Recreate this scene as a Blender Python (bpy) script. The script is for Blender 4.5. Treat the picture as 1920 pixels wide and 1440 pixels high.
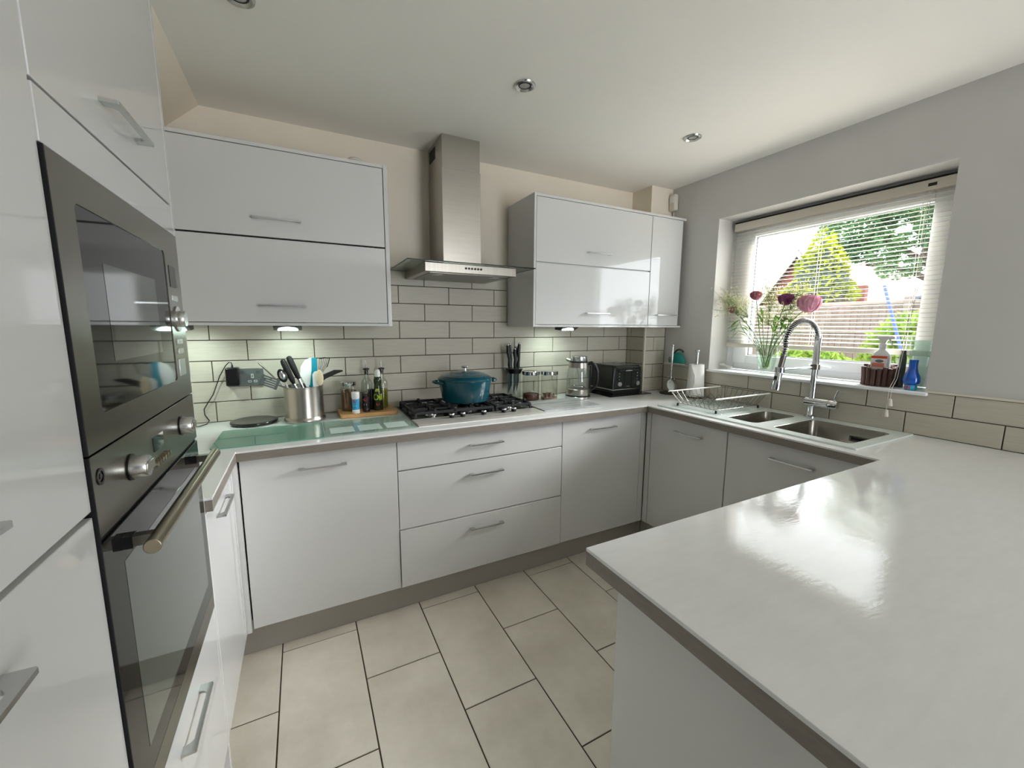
import bpy, bmesh, math, random
from mathutils import Vector, Matrix
random.seed(7)
for _o in list(bpy.data.objects):
    bpy.data.objects.remove(_o, do_unlink=True)
SC = bpy.context.scene
COL = SC.collection
R = math.radians
PI = math.pi

# ------------------------------------------------------------------ camera
CAM_LOC = Vector((0.2462, -2.4116, 1.3918))
YAW, PITCH, ROLL, FPX = 0.4746, -0.1408, 0.0051, 764.5
_fw = Vector((math.sin(YAW)*math.cos(PITCH), math.cos(YAW)*math.cos(PITCH), math.sin(PITCH)))
_rt = Vector((math.cos(YAW), -math.sin(YAW), 0))
_up = _rt.cross(_fw)
_r2 = math.cos(ROLL)*_rt + math.sin(ROLL)*_up
_u2 = -math.sin(ROLL)*_rt + math.cos(ROLL)*_up
cd = bpy.data.cameras.new('camera')
cd.sensor_fit = 'HORIZONTAL'; cd.sensor_width = 36.0; cd.lens = FPX/1920*36.0
cd.clip_start = 0.03; cd.clip_end = 300
cam = bpy.data.objects.new('camera', cd); COL.objects.link(cam)
m = Matrix.Identity(4)
for i in range(3):
    m[i][0] = _r2[i]; m[i][1] = _u2[i]; m[i][2] = -_fw[i]; m[i][3] = CAM_LOC[i]
cam.matrix_world = m
SC.camera = cam

# ------------------------------------------------------------------ sky, sun, fill lamp, exposure
w = bpy.data.worlds.new('overcast_sky'); SC.world = w; w.use_nodes = True
bg = w.node_tree.nodes['Background']
bg.inputs['Color'].default_value = (0.87, 0.935, 1.0, 1); bg.inputs['Strength'].default_value = 8.0

def sun_light(name, direction, strength, angle, color):
    l = bpy.data.lights.new(name, 'SUN'); l.energy = strength; l.angle = R(angle); l.color = color
    o = bpy.data.objects.new(name, l); COL.objects.link(o); o.location = (6, 4, 9)
    o.rotation_euler = Vector(direction).to_track_quat('-Z', 'Y').to_euler()
# hazy sun standing in front of the window, over the garden
sun_light('sun', (-0.84, 0.14, -0.50), 40.0, 42, (0.985, 0.985, 1.0))

def area_light(name, loc, direction, sx, sy, power, color):
    l = bpy.data.lights.new(name, 'AREA'); l.shape = 'RECTANGLE'; l.size = sx; l.size_y = sy
    l.energy = power; l.color = color
    o = bpy.data.objects.new(name, l); COL.objects.link(o); o.location = loc
    o.rotation_euler = Vector(direction).to_track_quat('-Z', 'Z').to_euler()
    return o
# added fill lamp behind the camera, set at an invented rear door
area_light('rear_fill_lamp', (2.12, -5.36, 1.06), (0, 1, 0), 1.0, 1.95, 74, (0.92, 0.96, 1.0))

SC.view_settings.view_transform = 'Standard'
SC.view_settings.look = 'None'
SC.view_settings.gamma = 1.0
SC.view_settings.use_curve_mapping = False
SC.view_settings.exposure = 0.12
SC.cycles.use_denoising = True
SC.cycles.use_adaptive_sampling = True
SC.cycles.adaptive_threshold = 0.035
SC.cycles.max_bounces = 10
SC.cycles.transparent_max_bounces = 18
SC.cycles.diffuse_bounces = 6
SC.cycles.glossy_bounces = 4
SC.cycles.transmission_bounces = 6
SC.cycles.caustics_reflective = False
SC.cycles.caustics_refractive = False

# ------------------------------------------------------------------ mesh helpers
class MB:
    def __init__(s): s.v = []; s.f = []
    def add(s, vs, fs):
        n = len(s.v); s.v += [tuple(p) for p in vs]; s.f += [tuple(n+i for i in q) for q in fs]; return s
    def box(s, x0, x1, y0, y1, z0, z1):
        x0, x1 = min(x0, x1), max(x0, x1); y0, y1 = min(y0, y1), max(y0, y1); z0, z1 = min(z0, z1), max(z0, z1)
        return s.add([(x0,y0,z0),(x1,y0,z0),(x1,y1,z0),(x0,y1,z0),(x0,y0,z1),(x1,y0,z1),(x1,y1,z1),(x0,y1,z1)],
                     [(0,3,2,1),(4,5,6,7),(0,1,5,4),(1,2,6,5),(2,3,7,6),(3,0,4,7)])
    def obox(s, c, ax, hx, ay, hy, az, hz):
        c, ax, ay, az = Vector(c), Vector(ax).normalized(), Vector(ay).normalized(), Vector(az).normalized()
        P = [c+ax*hx*i+ay*hy*j+az*hz*k for k in (-1,1) for (i,j) in ((-1,-1),(1,-1),(1,1),(-1,1))]
        return s.add(P, [(0,3,2,1),(4,5,6,7),(0,1,5,4),(1,2,6,5),(2,3,7,6),(3,0,4,7)])
    def prism(s, poly, axis, a0, a1):
        # poly in the two remaining axes (cyclic order): x->(y,z) y->(x,z) z->(x,y)
        def p3(u, v, a):
            return {'x': (a,u,v), 'y': (u,a,v), 'z': (u,v,a)}[axis]
        n = len(poly)
        vs = [p3(u,v,a0) for u,v in poly]+[p3(u,v,a1) for u,v in poly]
        fs = [tuple(range(n))[::-1], tuple(range(n,2*n))]+[(i,(i+1)%n,n+(i+1)%n,n+i) for i in range(n)]
        return s.add(vs, fs)
    def frame(s, axis, a0, a1, o, i):
        # rectangular ring: o=(u0,u1,v0,v1) outer, i inner
        u0,u1,v0,v1 = o; p0,p1,q0,q1 = i
        for (a,b,c,d) in ((u0,p0,v0,v1),(p1,u1,v0,v1),(p0,p1,v0,q0),(p0,p1,q1,v1)):
            if axis == 'x': s.box(a0,a1,a,b,c,d)
            elif axis == 'y': s.box(a,b,a0,a1,c,d)
            else: s.box(a,b,c,d,a0,a1)
        return s
    def cyl(s, c, r, h, axis='z', n=24, r2=None):
        r2 = r if r2 is None else r2
        c = Vector(c); vs = []
        for k,(rr,a) in enumerate(((r,0),(r2,h))):
            for i in range(n):
                t = 2*PI*i/n; u, v = rr*math.cos(t), rr*math.sin(t)
                vs.append(c+Vector({'z':(u,v,a),'x':(a,u,v),'y':(u,a,v)}[axis]))
        fs = [tuple(range(n))[::-1], tuple(range(n,2*n))]+[(i,(i+1)%n,n+(i+1)%n,n+i) for i in range(n)]
        return s.add(vs, fs)
    def lathe(s, prof, c=(0,0,0), n=32, sx=1, sy=1, axis='z'):
        c = Vector(c); vs = []; fs = []; rings = []
        def P(u,v,a): return c+Vector({'z':(u,v,a),'x':(a,u,v),'y':(u,a,v)}[axis])
        for (r,z) in prof:
            if r < 1e-6: rings.append([len(vs)]); vs.append(P(0,0,z))
            else:
                rings.append(list(range(len(vs), len(vs)+n)))
                vs += [P(r*sx*math.cos(2*PI*i/n), r*sy*math.sin(2*PI*i/n), z) for i in range(n)]
        for a,b in zip(rings, rings[1:]):
            for i in range(n):
                j = (i+1) % n
                if len(a) == 1 and len(b) == 1: continue
                if len(a) == 1: fs.append((a[0], b[j], b[i]))
                elif len(b) == 1: fs.append((a[i], a[j], b[0]))
                else: fs.append((a[i], a[j], b[j], b[i]))
        return s.add(vs, fs)
    def sphere(s, c, rx, ry=None, rz=None, n=16, m=10):
        ry = rx if ry is None else ry; rz = rx if rz is None else rz
        prof = [(math.sin(PI*k/m), -math.cos(PI*k/m)) for k in range(m+1)]
        prof[0] = (0,-1); prof[-1] = (0,1)
        t = MB().lathe(prof, n=n)
        return s.add([(c[0]+x*rx, c[1]+y*ry, c[2]+z*rz) for x,y,z in t.v], t.f)
    def tube(s, pts, r, n=8, closed=False, caps=True):
        pts = [Vector(p) for p in pts]; N = len(pts)
        rad = r if isinstance(r, (list, tuple)) else [r]*N
        T = []
        for i in range(N):
            if closed: t = pts[(i+1) % N]-pts[i-1]
            else: t = pts[min(i+1,N-1)]-pts[max(i-1,0)]
            T.append(t.normalized() if t.length > 1e-9 else Vector((0,0,1)))
        ref = Vector((0,0,1)) if abs(T[0].z) < .9 else Vector((1,0,0))
        u = (ref-T[0]*ref.dot(T[0])).normalized(); vs = []
        for i in range(N):
            u = (u-T[i]*u.dot(T[i]))
            u = u.normalized() if u.length > 1e-6 else T[i].orthogonal().normalized()
            b = T[i].cross(u)
            vs += [pts[i]+rad[i]*(math.cos(2*PI*k/n)*u+math.sin(2*PI*k/n)*b) for k in range(n)]
        fs = []
        for i in range(N if closed else N-1):
            a, c = i*n, ((i+1) % N)*n
            fs += [(a+k, a+(k+1) % n, c+(k+1) % n, c+k) for k in range(n)]
        if caps and not closed:
            fs += [tuple(range(n))[::-1], tuple(range((N-1)*n, N*n))]
        return s.add(vs, fs)
    def quad(s, a, b, c, d): return s.add([a,b,c,d], [(0,1,2,3)])
    def xform(s, M):
        s.v = [tuple(M @ Vector(p)) for p in s.v]; return s
    def build(s, name, mat, parent=None, loc=None, smooth=True, bevel=0, seg=2, local=False, fix=True):
        if parent is not None and not local: org = Vector(parent['_org'])
        elif loc is not None: org = Vector(loc)
        else: org = Vector((0,0,0))
        me = bpy.data.meshes.new(name)
        me.from_pydata([tuple(Vector(p)-org) for p in s.v], [], s.f)
        if fix:
            bm = bmesh.new(); bm.from_mesh(me); bmesh.ops.recalc_face_normals(bm, faces=bm.faces); bm.to_mesh(me); bm.free()
        if smooth:
            me.polygons.foreach_set('use_smooth', [True]*len(me.polygons))
            me.set_sharp_from_angle(angle=R(38))
        me.materials.append(MAT[mat] if isinstance(mat, str) else mat)
        o = bpy.data.objects.new(name, me); COL.objects.link(o)
        if parent is not None: o.parent = parent
        else: o.location = org
        o['_org'] = list(org)
        if bevel:
            b = o.modifiers.new('bevel', 'BEVEL'); b.width = bevel; b.segments = seg; b.limit_method = 'ANGLE'; b.angle_limit = R(40)
        return o

def tag(o, label=None, cat=None, group=None, kind=None):
    if label: o['label'] = label
    if cat: o['category'] = cat
    if group: o['group'] = group
    if kind: o['kind'] = kind
    return o
def thing(name, label, cat, loc=(0,0,0), group=None, rotz=0):
    o = bpy.data.objects.new(name, None); COL.objects.link(o); o.location = loc; o.rotation_euler = (0,0,rotz)
    o.empty_display_size = 0.05; o['_org'] = list(loc)
    return tag(o, label, cat, group)
def struct(o): o['kind'] = 'structure'; return o
def copy_tree(o, parent=None):
    c = o.copy(); COL.objects.link(c); c.parent = parent
    for ch in list(o.children): copy_tree(ch, c)
    return c
def copy_mesh(o, parent, loc):
    c = o.copy(); COL.objects.link(c); c.parent = parent; c.location = loc; return c
def text_mb(txt, size, bold=False):
    cu = bpy.data.curves.new('t', 'FONT'); cu.body = txt; cu.size = size; cu.align_x = 'CENTER'; cu.align_y = 'CENTER'
    cu.resolution_u = 3
    if bold: cu.offset = size*0.02
    t = bpy.data.objects.new('t', cu); COL.objects.link(t)
    dg = bpy.context.evaluated_depsgraph_get(); me = bpy.data.meshes.new_from_object(t.evaluated_get(dg))
    q = MB().add([tuple(v.co) for v in me.vertices], [tuple(p.vertices) for p in me.polygons])
    bpy.data.objects.remove(t, do_unlink=True); bpy.data.curves.remove(cu); bpy.data.meshes.remove(me)
    return q
def wrap(q, c, r, ang, z):
    # bend a flat (x,y) mesh round a vertical cylinder of radius r, facing angle ang
    o = MB()
    vs = []
    for (x,y,_) in q.v:
        a = ang+x/r; vs.append((c[0]+r*math.cos(a), c[1]+r*math.sin(a), z+y))
    return o.add(vs, q.f)

# ------------------------------------------------------------------ materials
def lin(h):
    h = h.lstrip('#'); c = [int(h[i:i+2],16)/255 for i in (0,2,4)]
    return tuple(x/12.92 if x <= .04045 else ((x+.055)/1.055)**2.4 for x in c)+(1,)
MAT = {}
def principled(name):
    mt = bpy.data.materials.new(name); mt.use_nodes = True; MAT[name] = mt
    nt = mt.node_tree; return mt, nt, nt.nodes['Principled BSDF']
def mat(name, col, rough=.5, metal=0, spec=.5, coat=0, bump=0, bscale=60, var=0, vscale=4, stretch=(1,1,1), rvar=0, emit=None, estr=0, alpha=1, trans=0, ior=1.45, sheen=0, tint=None):
    mt, nt, b = principled(name)
    c = lin(col) if isinstance(col, str) else tuple(col)+(1,)
    b.inputs['Base Color'].default_value = c; b.inputs['Roughness'].default_value = rough
    b.inputs['Metallic'].default_value = metal; b.inputs['Specular IOR Level'].default_value = spec
    b.inputs['Coat Weight'].default_value = coat; b.inputs['Coat Roughness'].default_value = .04
    b.inputs['Transmission Weight'].default_value = trans; b.inputs['IOR'].default_value = ior
    b.inputs['Sheen Weight'].default_value = sheen
    if emit: b.inputs['Emission Color'].default_value = lin(emit); b.inputs['Emission Strength'].default_value = estr
    L = nt.links.new
    if bump or var or rvar:
        tc = nt.nodes.new('ShaderNodeTexCoord'); mp = nt.nodes.new('ShaderNodeMapping'); mp.inputs['Scale'].default_value = stretch
        oi = nt.nodes.new('ShaderNodeObjectInfo'); ad = nt.nodes.new('ShaderNodeVectorMath'); ad.operation = 'ADD'
        ml = nt.nodes.new('ShaderNodeMath'); ml.operation = 'MULTIPLY'; ml.inputs[1].default_value = 37.0
        L(oi.outputs['Random'], ml.inputs[0]); L(tc.outputs['Object'], ad.inputs[0]); L(ml.outputs[0], ad.inputs[1]); L(ad.outputs[0], mp.inputs['Vector'])
    if var:
        nz = nt.nodes.new('ShaderNodeTexNoise'); nz.inputs['Scale'].default_value = vscale; nz.inputs['Detail'].default_value = 7; nz.inputs['Roughness'].default_value = .65
        L(mp.outputs[0], nz.inputs['Vector'])
        cr = nt.nodes.new('ShaderNodeValToRGB'); cr.color_ramp.elements[0].position = .32; cr.color_ramp.elements[1].position = .68
        lo = tuple(max(0,x*(1-var)) for x in c[:3])+(1,); hi = tuple(min(1,x*(1+var*.8)) for x in c[:3])+(1,)
        if tint: lo = lin(tint)
        cr.color_ramp.elements[0].color = lo; cr.color_ramp.elements[1].color = hi
        L(nz.outputs['Fac'], cr.inputs[0]); L(cr.outputs[0], b.inputs['Base Color'])
    if rvar:
        n2 = nt.nodes.new('ShaderNodeTexNoise'); n2.inputs['Scale'].default_value = bscale; n2.inputs['Detail'].default_value = 4
        L(mp.outputs[0], n2.inputs['Vector']); mr = nt.nodes.new('ShaderNodeMapRange')
        mr.inputs['To Min'].default_value = max(.02, rough-rvar); mr.inputs['To Max'].default_value = rough+rvar
        L(n2.outputs['Fac'], mr.inputs['Value']); L(mr.outputs[0], b.inputs['Roughness'])
    if bump:
        n3 = nt.nodes.new('ShaderNodeTexNoise'); n3.inputs['Scale'].default_value = bscale; n3.inputs['Detail'].default_value = 5
        L(mp.outputs[0], n3.inputs['Vector']); bp = nt.nodes.new('ShaderNodeBump'); bp.inputs['Strength'].default_value = bump; bp.inputs['Distance'].default_value = .004
        L(n3.outputs['Fac'], bp.inputs['Height']); L(bp.outputs[0], b.inputs['Normal'])
    return mt
def glass_mat(name, col, rough=.0, ior=1.45, mixt=.0, tcol=None):
    # thin clear glass: gloss rising towards grazing angles over tinted transparency
    mt = bpy.data.materials.new(name); mt.use_nodes = True; MAT[name] = mt; nt = mt.node_tree
    for n in list(nt.nodes): nt.nodes.remove(n)
    out = nt.nodes.new('ShaderNodeOutputMaterial'); mx = nt.nodes.new('ShaderNodeMixShader'); lw = nt.nodes.new('ShaderNodeLayerWeight'); lw.inputs['Blend'].default_value = .5
    pw = nt.nodes.new('ShaderNodeMath'); pw.operation = 'POWER'; pw.inputs[1].default_value = 4.0
    ma = nt.nodes.new('ShaderNodeMath'); ma.operation = 'MULTIPLY_ADD'; ma.inputs[1].default_value = .75; ma.inputs[2].default_value = .04
    tr = nt.nodes.new('ShaderNodeBsdfTransparent'); tr.inputs['Color'].default_value = lin(col) if isinstance(col, str) else tuple(col)+(1,)
    gl = nt.nodes.new('ShaderNodeBsdfGlossy'); gl.inputs['Roughness'].default_value = rough
    L = nt.links.new
    L(lw.outputs['Facing'], pw.inputs[0]); L(pw.outputs[0], ma.inputs[0]); L(ma.outputs[0], mx.inputs[0])
    L(tr.outputs[0], mx.inputs[1]); L(gl.outputs[0], mx.inputs[2]); L(mx.outputs[0], out.inputs[0])
    if mixt:
        df = nt.nodes.new('ShaderNodeBsdfDiffuse'); df.inputs['Color'].default_value = lin(tcol); m2 = nt.nodes.new('ShaderNodeMixShader'); m2.inputs[0].default_value = mixt
        L(tr.outputs[0], m2.inputs[1]); L(df.outputs[0], m2.inputs[2]); L(m2.outputs[0], mx.inputs[1])
    return mt
def leaf_mat(name, col, tint, vscale, trans=.45):
    # thin petals and leaves that glow when lit from behind
    mt = bpy.data.materials.new(name); mt.use_nodes = True; MAT[name] = mt; nt = mt.node_tree
    for n in list(nt.nodes): nt.nodes.remove(n)
    out = nt.nodes.new('ShaderNodeOutputMaterial'); mx = nt.nodes.new('ShaderNodeMixShader'); mx.inputs[0].default_value = trans
    df = nt.nodes.new('ShaderNodeBsdfDiffuse'); tl = nt.nodes.new('ShaderNodeBsdfTranslucent'); nz = nt.nodes.new('ShaderNodeTexNoise'); cr = nt.nodes.new('ShaderNodeValToRGB'); tc = nt.nodes.new('ShaderNodeTexCoord')
    nz.inputs['Scale'].default_value = vscale; nz.inputs['Detail'].default_value = 6
    cr.color_ramp.elements[0].position = .35; cr.color_ramp.elements[1].position = .65; cr.color_ramp.elements[0].color = lin(tint); cr.color_ramp.elements[1].color = lin(col)
    L = nt.links.new
    L(tc.outputs['Object'], nz.inputs['Vector']); L(nz.outputs['Fac'], cr.inputs[0]); L(cr.outputs[0], df.inputs['Color']); L(cr.outputs[0], tl.inputs['Color'])
    L(df.outputs[0], mx.inputs[1]); L(tl.outputs[0], mx.inputs[2]); L(mx.outputs[0], out.inputs[0])
    return mt

mat('paint_white', '#e2deda', .75, var=.03, vscale=2.5, bump=.06, bscale=180)
mat('paint_wall', '#cbc9c6', .75, var=.03, vscale=2.5, bump=.06, bscale=180)
mat('paint_cream', '#e9dfcf', .75, var=.035, vscale=2.5, bump=.08, bscale=150)
mat('paint_ceiling', '#efece5', .8, var=.02, vscale=1.5, bump=.08, bscale=120)
mat('grout', '#4a3f36', .9, bump=.2, bscale=300)
mat('floor_grout', '#4a3b33', .9, bump=.2, bscale=300)
mat('wall_tile', '#c4beb0', .42, var=.07, vscale=9, stretch=(1,6,16), bump=.15, bscale=45, spec=.4)
mat('wall_tile_right', '#c4beb0', .42, var=.07, vscale=9, stretch=(6,1,16), bump=.15, bscale=45, spec=.4)
mat('floor_tile', '#e6e0d3', .34, var=.10, vscale=3.2, bump=.04, bscale=40, rvar=.08, tint='#d2cbbc')
mat('gloss_door', '#d1d1d0', .05, spec=.5, coat=.25)
mat('carcass', '#d5d4d1', .35)
mat('plinth', '#a8a39c', .28, spec=.5)
mat('worktop', '#e2e3e2', .05, var=.03, vscale=7, stretch=(2,7,1), rvar=.02, bscale=18, bump=.05, spec=.38)
mat('worktop_lip', '#e2e1de', .3)
mat('worktop_edge', '#80786f', .4, var=.12, vscale=8, stretch=(3,3,20))
mat('steel', '#b9b4ac', .27, metal=1, var=.05, vscale=4, stretch=(1,1,60), bump=.03, bscale=25)
mat('steel_h', '#a8a39b', .3, metal=1, var=.08, vscale=3, stretch=(40,40,1), rvar=.06, bscale=8)
mat('steel_dark', '#77746d', .3, metal=1, var=.06, vscale=4, stretch=(30,30,2))
mat('chrome', '#d0d2d4', .09, metal=1)
mat('satin_chrome', '#cdcecd', .27, metal=1)
mat('bronze_bar', '#a39a86', .3, metal=1, var=.08, vscale=8)
mat('black_glass', '#0b0c0b', .05, spec=.6)
mat('oven_glass', '#2c322e', .04, spec=.9, coat=.5)
mat('oven_pane', '#4c544e', .05, spec=.9, coat=.5)
mat('black_gap', '#08080a', .6)
mat('black_plastic', '#0c0c0d', .3)
mat('black_matte', '#131314', .6)
mat('cast_iron', '#17181a', .55, bump=.1, bscale=400)
mat('enamel_black', '#0d0d0e', .18)
mat('white_plastic', '#e9e8e4', .35)
mat('cream_plastic', '#d9d3c5', .4)
mat('upvc', '#eef0f2', .25)
mat('blind_white', '#f0ece4', .45)
mat('blind_rail', '#d8d1c4', .45)
mat('grey_plate', '#6e7473', .35, metal=.3)
mat('lamp_glass', '#b9b6b0', .15, spec=.6)
mat('led', '#ffffff', .5, emit='#dcfff0', estr=30)
mat('low_bounce_charcoal', '#55565a', .8)  # dark tone for unseen rear surfaces, keeps bounced light low
mat('steel_bright', '#d2cfc8', .38, metal=.55, var=.04, vscale=6, stretch=(2,60,1))
mat('steel_fascia', '#868279', .26, metal=1)

from mathutils.geometry import tessellate_polygon
def rrect(cx, cy, hx, hy, r, n=6):
    out = []
    for (sx,sy,a0) in ((1,1,0),(-1,1,90),(-1,-1,180),(1,-1,270)):
        for k in range(n+1):
            a = R(a0+90*k/n); out.append((cx+sx*(hx-r)+r*math.cos(a), cy+sy*(hy-r)+r*math.sin(a)))
    return out
def plate(outer, holes, z0, z1):
    loops = [outer]+holes; flat = [p for l in loops for p in l]; n = len(flat)
    tri = tessellate_polygon([[Vector((x,y,0)) for x,y in l] for l in loops])
    vs = [(x,y,z0) for x,y in flat]+[(x,y,z1) for x,y in flat]; fs = [tuple(q) for q in tri]+[tuple(n+i for i in q) for q in tri]
    s = 0
    for l in loops:
        k = len(l); fs += [(s+i, s+(i+1)%k, n+s+(i+1)%k, n+s+i) for i in range(k)]; s += k
    return MB().add(vs, fs)

# ------------------------------------------------------------------ room shell
from mathutils.geometry import tessellate_polygon
XL, XR, ZC, ZT = -0.65, 2.690, 2.369, 0.9163
YREAR = -5.4
TF = 2.684      # face of the tiles on the window wall
WL, WR, WB, WT = -0.571, -1.660, 1.112, 2.084   # window opening
wall_back = struct(MB().box(-.85, 3.0, .008, .2, -.1, 2.5).build('wall_back', 'paint_cream', loc=(1,0,0)))
mb = MB()
mb.box(XR, 3.0, .008, WL, -.1, 2.5); mb.box(XR, 3.0, WL, WR, -.1, WB-.012); mb.box(XR, 3.0, WL, WR, WT, 2.5)
mb.box(XR, 3.0, WR, YREAR, -.1, 2.5)
wall_right = struct(mb.build('wall_right', 'paint_wall', loc=(XR,0,0)))
wall_left = struct(MB().box(-.85, XL, .008, -2.40, -.1, 2.5).build('wall_left', 'paint_cream', loc=(XL,0,0)))
MB().box(-.85, XL, -2.40, YREAR, -.1, 2.5).build('bounce_cut_panel', 'low_bounce_charcoal', wall_left)  # unseen dark panel, added to cut light bouncing onto the peninsula end
wall_rear = struct(MB().box(-.85, 3.0, YREAR-.2, YREAR, -.1, 2.5).build('wall_rear', 'low_bounce_charcoal', loc=(0,YREAR,0)))
ceiling = struct(MB().box(-.85, 3.0, YREAR-.2, .2, ZC, 2.5).build('ceiling', 'paint_ceiling', loc=(1,-2,ZC)))
MB().prism([(-.105,ZC),(XL,1.879),(XL,ZC)], 'y', .008, -1.07).build('sloped_soffit', 'paint_cream', ceiling)
pillar = struct(MB().box(2.484, XR, .008, -.180, -.1, ZC).build('wall_pillar', 'paint_cream', loc=(2.58,-.09,0)))
floor = struct(MB().box(-.85, 3.0, YREAR-.2, .2, -.10, -.003).build('floor', 'floor_grout', loc=(1,-2,0)))

# ---- tiles, one object each
_tc = {}
def tile_mesh(w, h, axis, t, matname, ch=.0012):
    key = (round(w,4), round(h,4), axis, matname)
    if key not in _tc:
        hw, hh = w/2, h/2; loops = []
        for (a,d) in ((0,0),(0,t-ch),(ch,t)):
            loops += [(-hw+a,-hh+a,d),(hw-a,-hh+a,d),(hw-a,hh-a,d),(-hw+a,hh-a,d)]
        fs = []
        for k in (0,4): fs += [(k+i, k+(i+1)%4, k+4+(i+1)%4, k+4+i) for i in range(4)]
        fs += [(8,9,10,11),(3,2,1,0)]
        # local (u,v,d): axis y- : u=x v=z d=-y ; x- : u=-y v=z d=-x ; z+ : u=x v=y d=z
        if axis == 'y-': vs = [(u,-d,v) for u,v,d in loops]
        elif axis == 'x-': vs = [(-d,-u,v) for u,v,d in loops]
        else: vs = loops
        me = bpy.data.meshes.new('tile'); me.from_pydata(vs, [], fs)
        bm = bmesh.new(); bm.from_mesh(me); bmesh.ops.recalc_face_normals(bm, faces=bm.faces); bm.to_mesh(me); bm.free()
        me.materials.append(MAT[matname]); _tc[key] = me
    return _tc[key]
def tile(parent, w, h, axis, t, matname, at):
    o = bpy.data.objects.new('tile', tile_mesh(w, h, axis, t, matname)); COL.objects.link(o)
    o.parent = parent; o.location = Vector(at)-Vector(parent['_org']); return o
HP, ZR, BX, WP, G = .10035, 1.3176, .0025, .3001, .004
def wall_rows(parent, axis, face, u_lo, u_hi, rows, joint0, matname):
    # rows: (z0,z1,offset in tiles)
    for (z0,z1,off,ul,uh) in rows:
        k = math.floor((ul-joint0)/WP-off)-1
        while True:
            a = joint0+(k+off)*WP; b = a+WP; k += 1
            if a >= uh-1e-4: break
            a2, b2 = max(a,ul), min(b,uh)
            if b2-a2 < .008: continue
            wd, hh = b2-a2-G, z1-z0-G
            c, zc = (a2+b2)/2, (z0+z1)/2
            at = (c, face+.006, zc) if axis == 'y-' else (face+.006, c, zc)
            tile(parent, wd, hh, axis, .006, matname, at)
rows = []
for i in range(-3, 5):
    z0, z1 = ZR+(i-1)*HP, ZR+i*HP
    if i == -3: z0 = ZT
    off = 0 if i % 2 == 0 else .5
    if i <= 0: rows.append((z0, z1, off, -.60, 2.484))
    elif i == 1: rows.append((z0, z1, off, -.60, 2.484))
    else: rows.append((z0, z1, off, .655, 1.446))
wall_rows(wall_back, 'y-', 0.0, 0, 0, rows, BX, 'wall_tile')
MB().box(-.60, 2.484, .0035, .008, ZT, ZR+HP).box(.655, 1.446, .0035, .008, ZR+HP, ZR+4*HP).build('grout', 'grout', wall_back)
# window wall, two rows
rows = [(ZT, 1.0143, 0, -2.72, -.186), (1.0143, 1.1110, .5, -2.72, -.186)]
wall_rows(wall_right, 'x-', TF, 0, 0, rows, -1.6068, 'wall_tile_right')
MB().box(TF+.0035, XR, -2.72, -.186, ZT, 1.111).build('grout', 'grout', wall_right)
# boxed pillar: left face and front face
rows = [(max(ZT, ZR+(i-1)*HP), ZR+i*HP, 0.35 if i % 2 == 0 else .85, -.186, -.001) for i in range(-3, 2)]
wall_rows(pillar, 'x-', 2.478, 0, 0, rows, 0, 'wall_tile_right')
rows = [(max(ZT, ZR+(i-1)*HP), ZR+i*HP, 0.27 if i % 2 == 0 else .77, 2.486, 2.683) for i in range(-3, 2)]
wall_rows(pillar, 'y-', -.186, 0, 0, rows, 2.49, 'wall_tile')
MB().box(2.4815, 2.484, -.183, .003, ZT, 1.405).box(2.484, 2.689, -.1825, -.180, ZT, 1.405).build('grout', 'grout', pillar)
# tile trims
struct(MB().box(2.474, 2.487, -.190, -.177, ZT+.001, 1.386).build('trim_1', 'cream_plastic', loc=(2.48,-.185,ZT)))
struct(MB().box(2.679, 2.6899, WR-.002, -2.72, 1.1112, 1.1205).build('trim_2', 'cream_plastic', loc=(2.68,-2,1.111)))
struct(MB().box(2.679, 2.6899, -.187, WL+.02, 1.1112, 1.1205).build('trim_3', 'cream_plastic', loc=(2.68,-.4,1.111)))
# floor tiles
TX, TY, T0, J0, FG = .3025, .6022, .0927, -.5672, .005
for c in range(-3, 9):
    a, b = T0+c*TX, T0+(c+1)*TX
    off = 0 if c % 2 == 0 else .5
    a2, b2 = max(a, XL), min(b, XR)
    if b2-a2 < .02: continue
    for k in range(-2, 9):
        y1, y0 = J0-(k+off)*TY, J0-(k+1+off)*TY
        y1, y0 = min(y1, 0.0), max(y0, YREAR)
        if y1-y0 < .02: continue
        tile(floor, b2-a2-FG, y1-y0-FG, 'z+', .008, 'floor_tile', ((a2+b2)/2, (y0+y1)/2, -.008))

# ---- window
window = thing('window_1', None, None, (2.9, (WL+WR)/2, WB)); window['kind'] = 'structure'
MB().frame('x', 2.872, 2.94, (WR,WL,WB,WT), (WR+.055,WL-.055,WB+.045,WT-.055)).build('frame', 'upvc', window, bevel=.003)
sash = MB().frame('x', 2.862, 2.93, (WR+.045,WL-.045,WB+.040,WT-.045), (WR+.115,WL-.140,WB+.098,WT-.118)).build('sash', 'upvc', window, bevel=.004)
MB().frame('x', 2.880, 2.896, (WR+.105,WL-.13,WB+.088,WT-.108), (WR+.120,WL-.146,WB+.103,WT-.123)).build('gasket', 'grey_plate', sash)
glass_mat('pane', (.97,.975,.97), 0, 1.5)
MB().box(2.898, 2.902, WR+.110, WL-.136, WB+.094, WT-.114).build('pane', 'pane', window)
MB().box(2.842, 2.864, -1.135, -1.10, 1.165, 1.19).tube([(2.842,-1.118,1.178),(2.826,-1.12,1.178),(2.824,-1.14,1.178),(2.826,-1.225,1.172)], [.007,.008,.007,.006], 8).build('handle', 'upvc', window)
struct(MB().box(2.668, 2.872, WR-.012, WL+.004, WB-.016, WB).build('trim_4', 'upvc', loc=(2.77,-1.1,WB-.016), bevel=.004))
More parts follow.
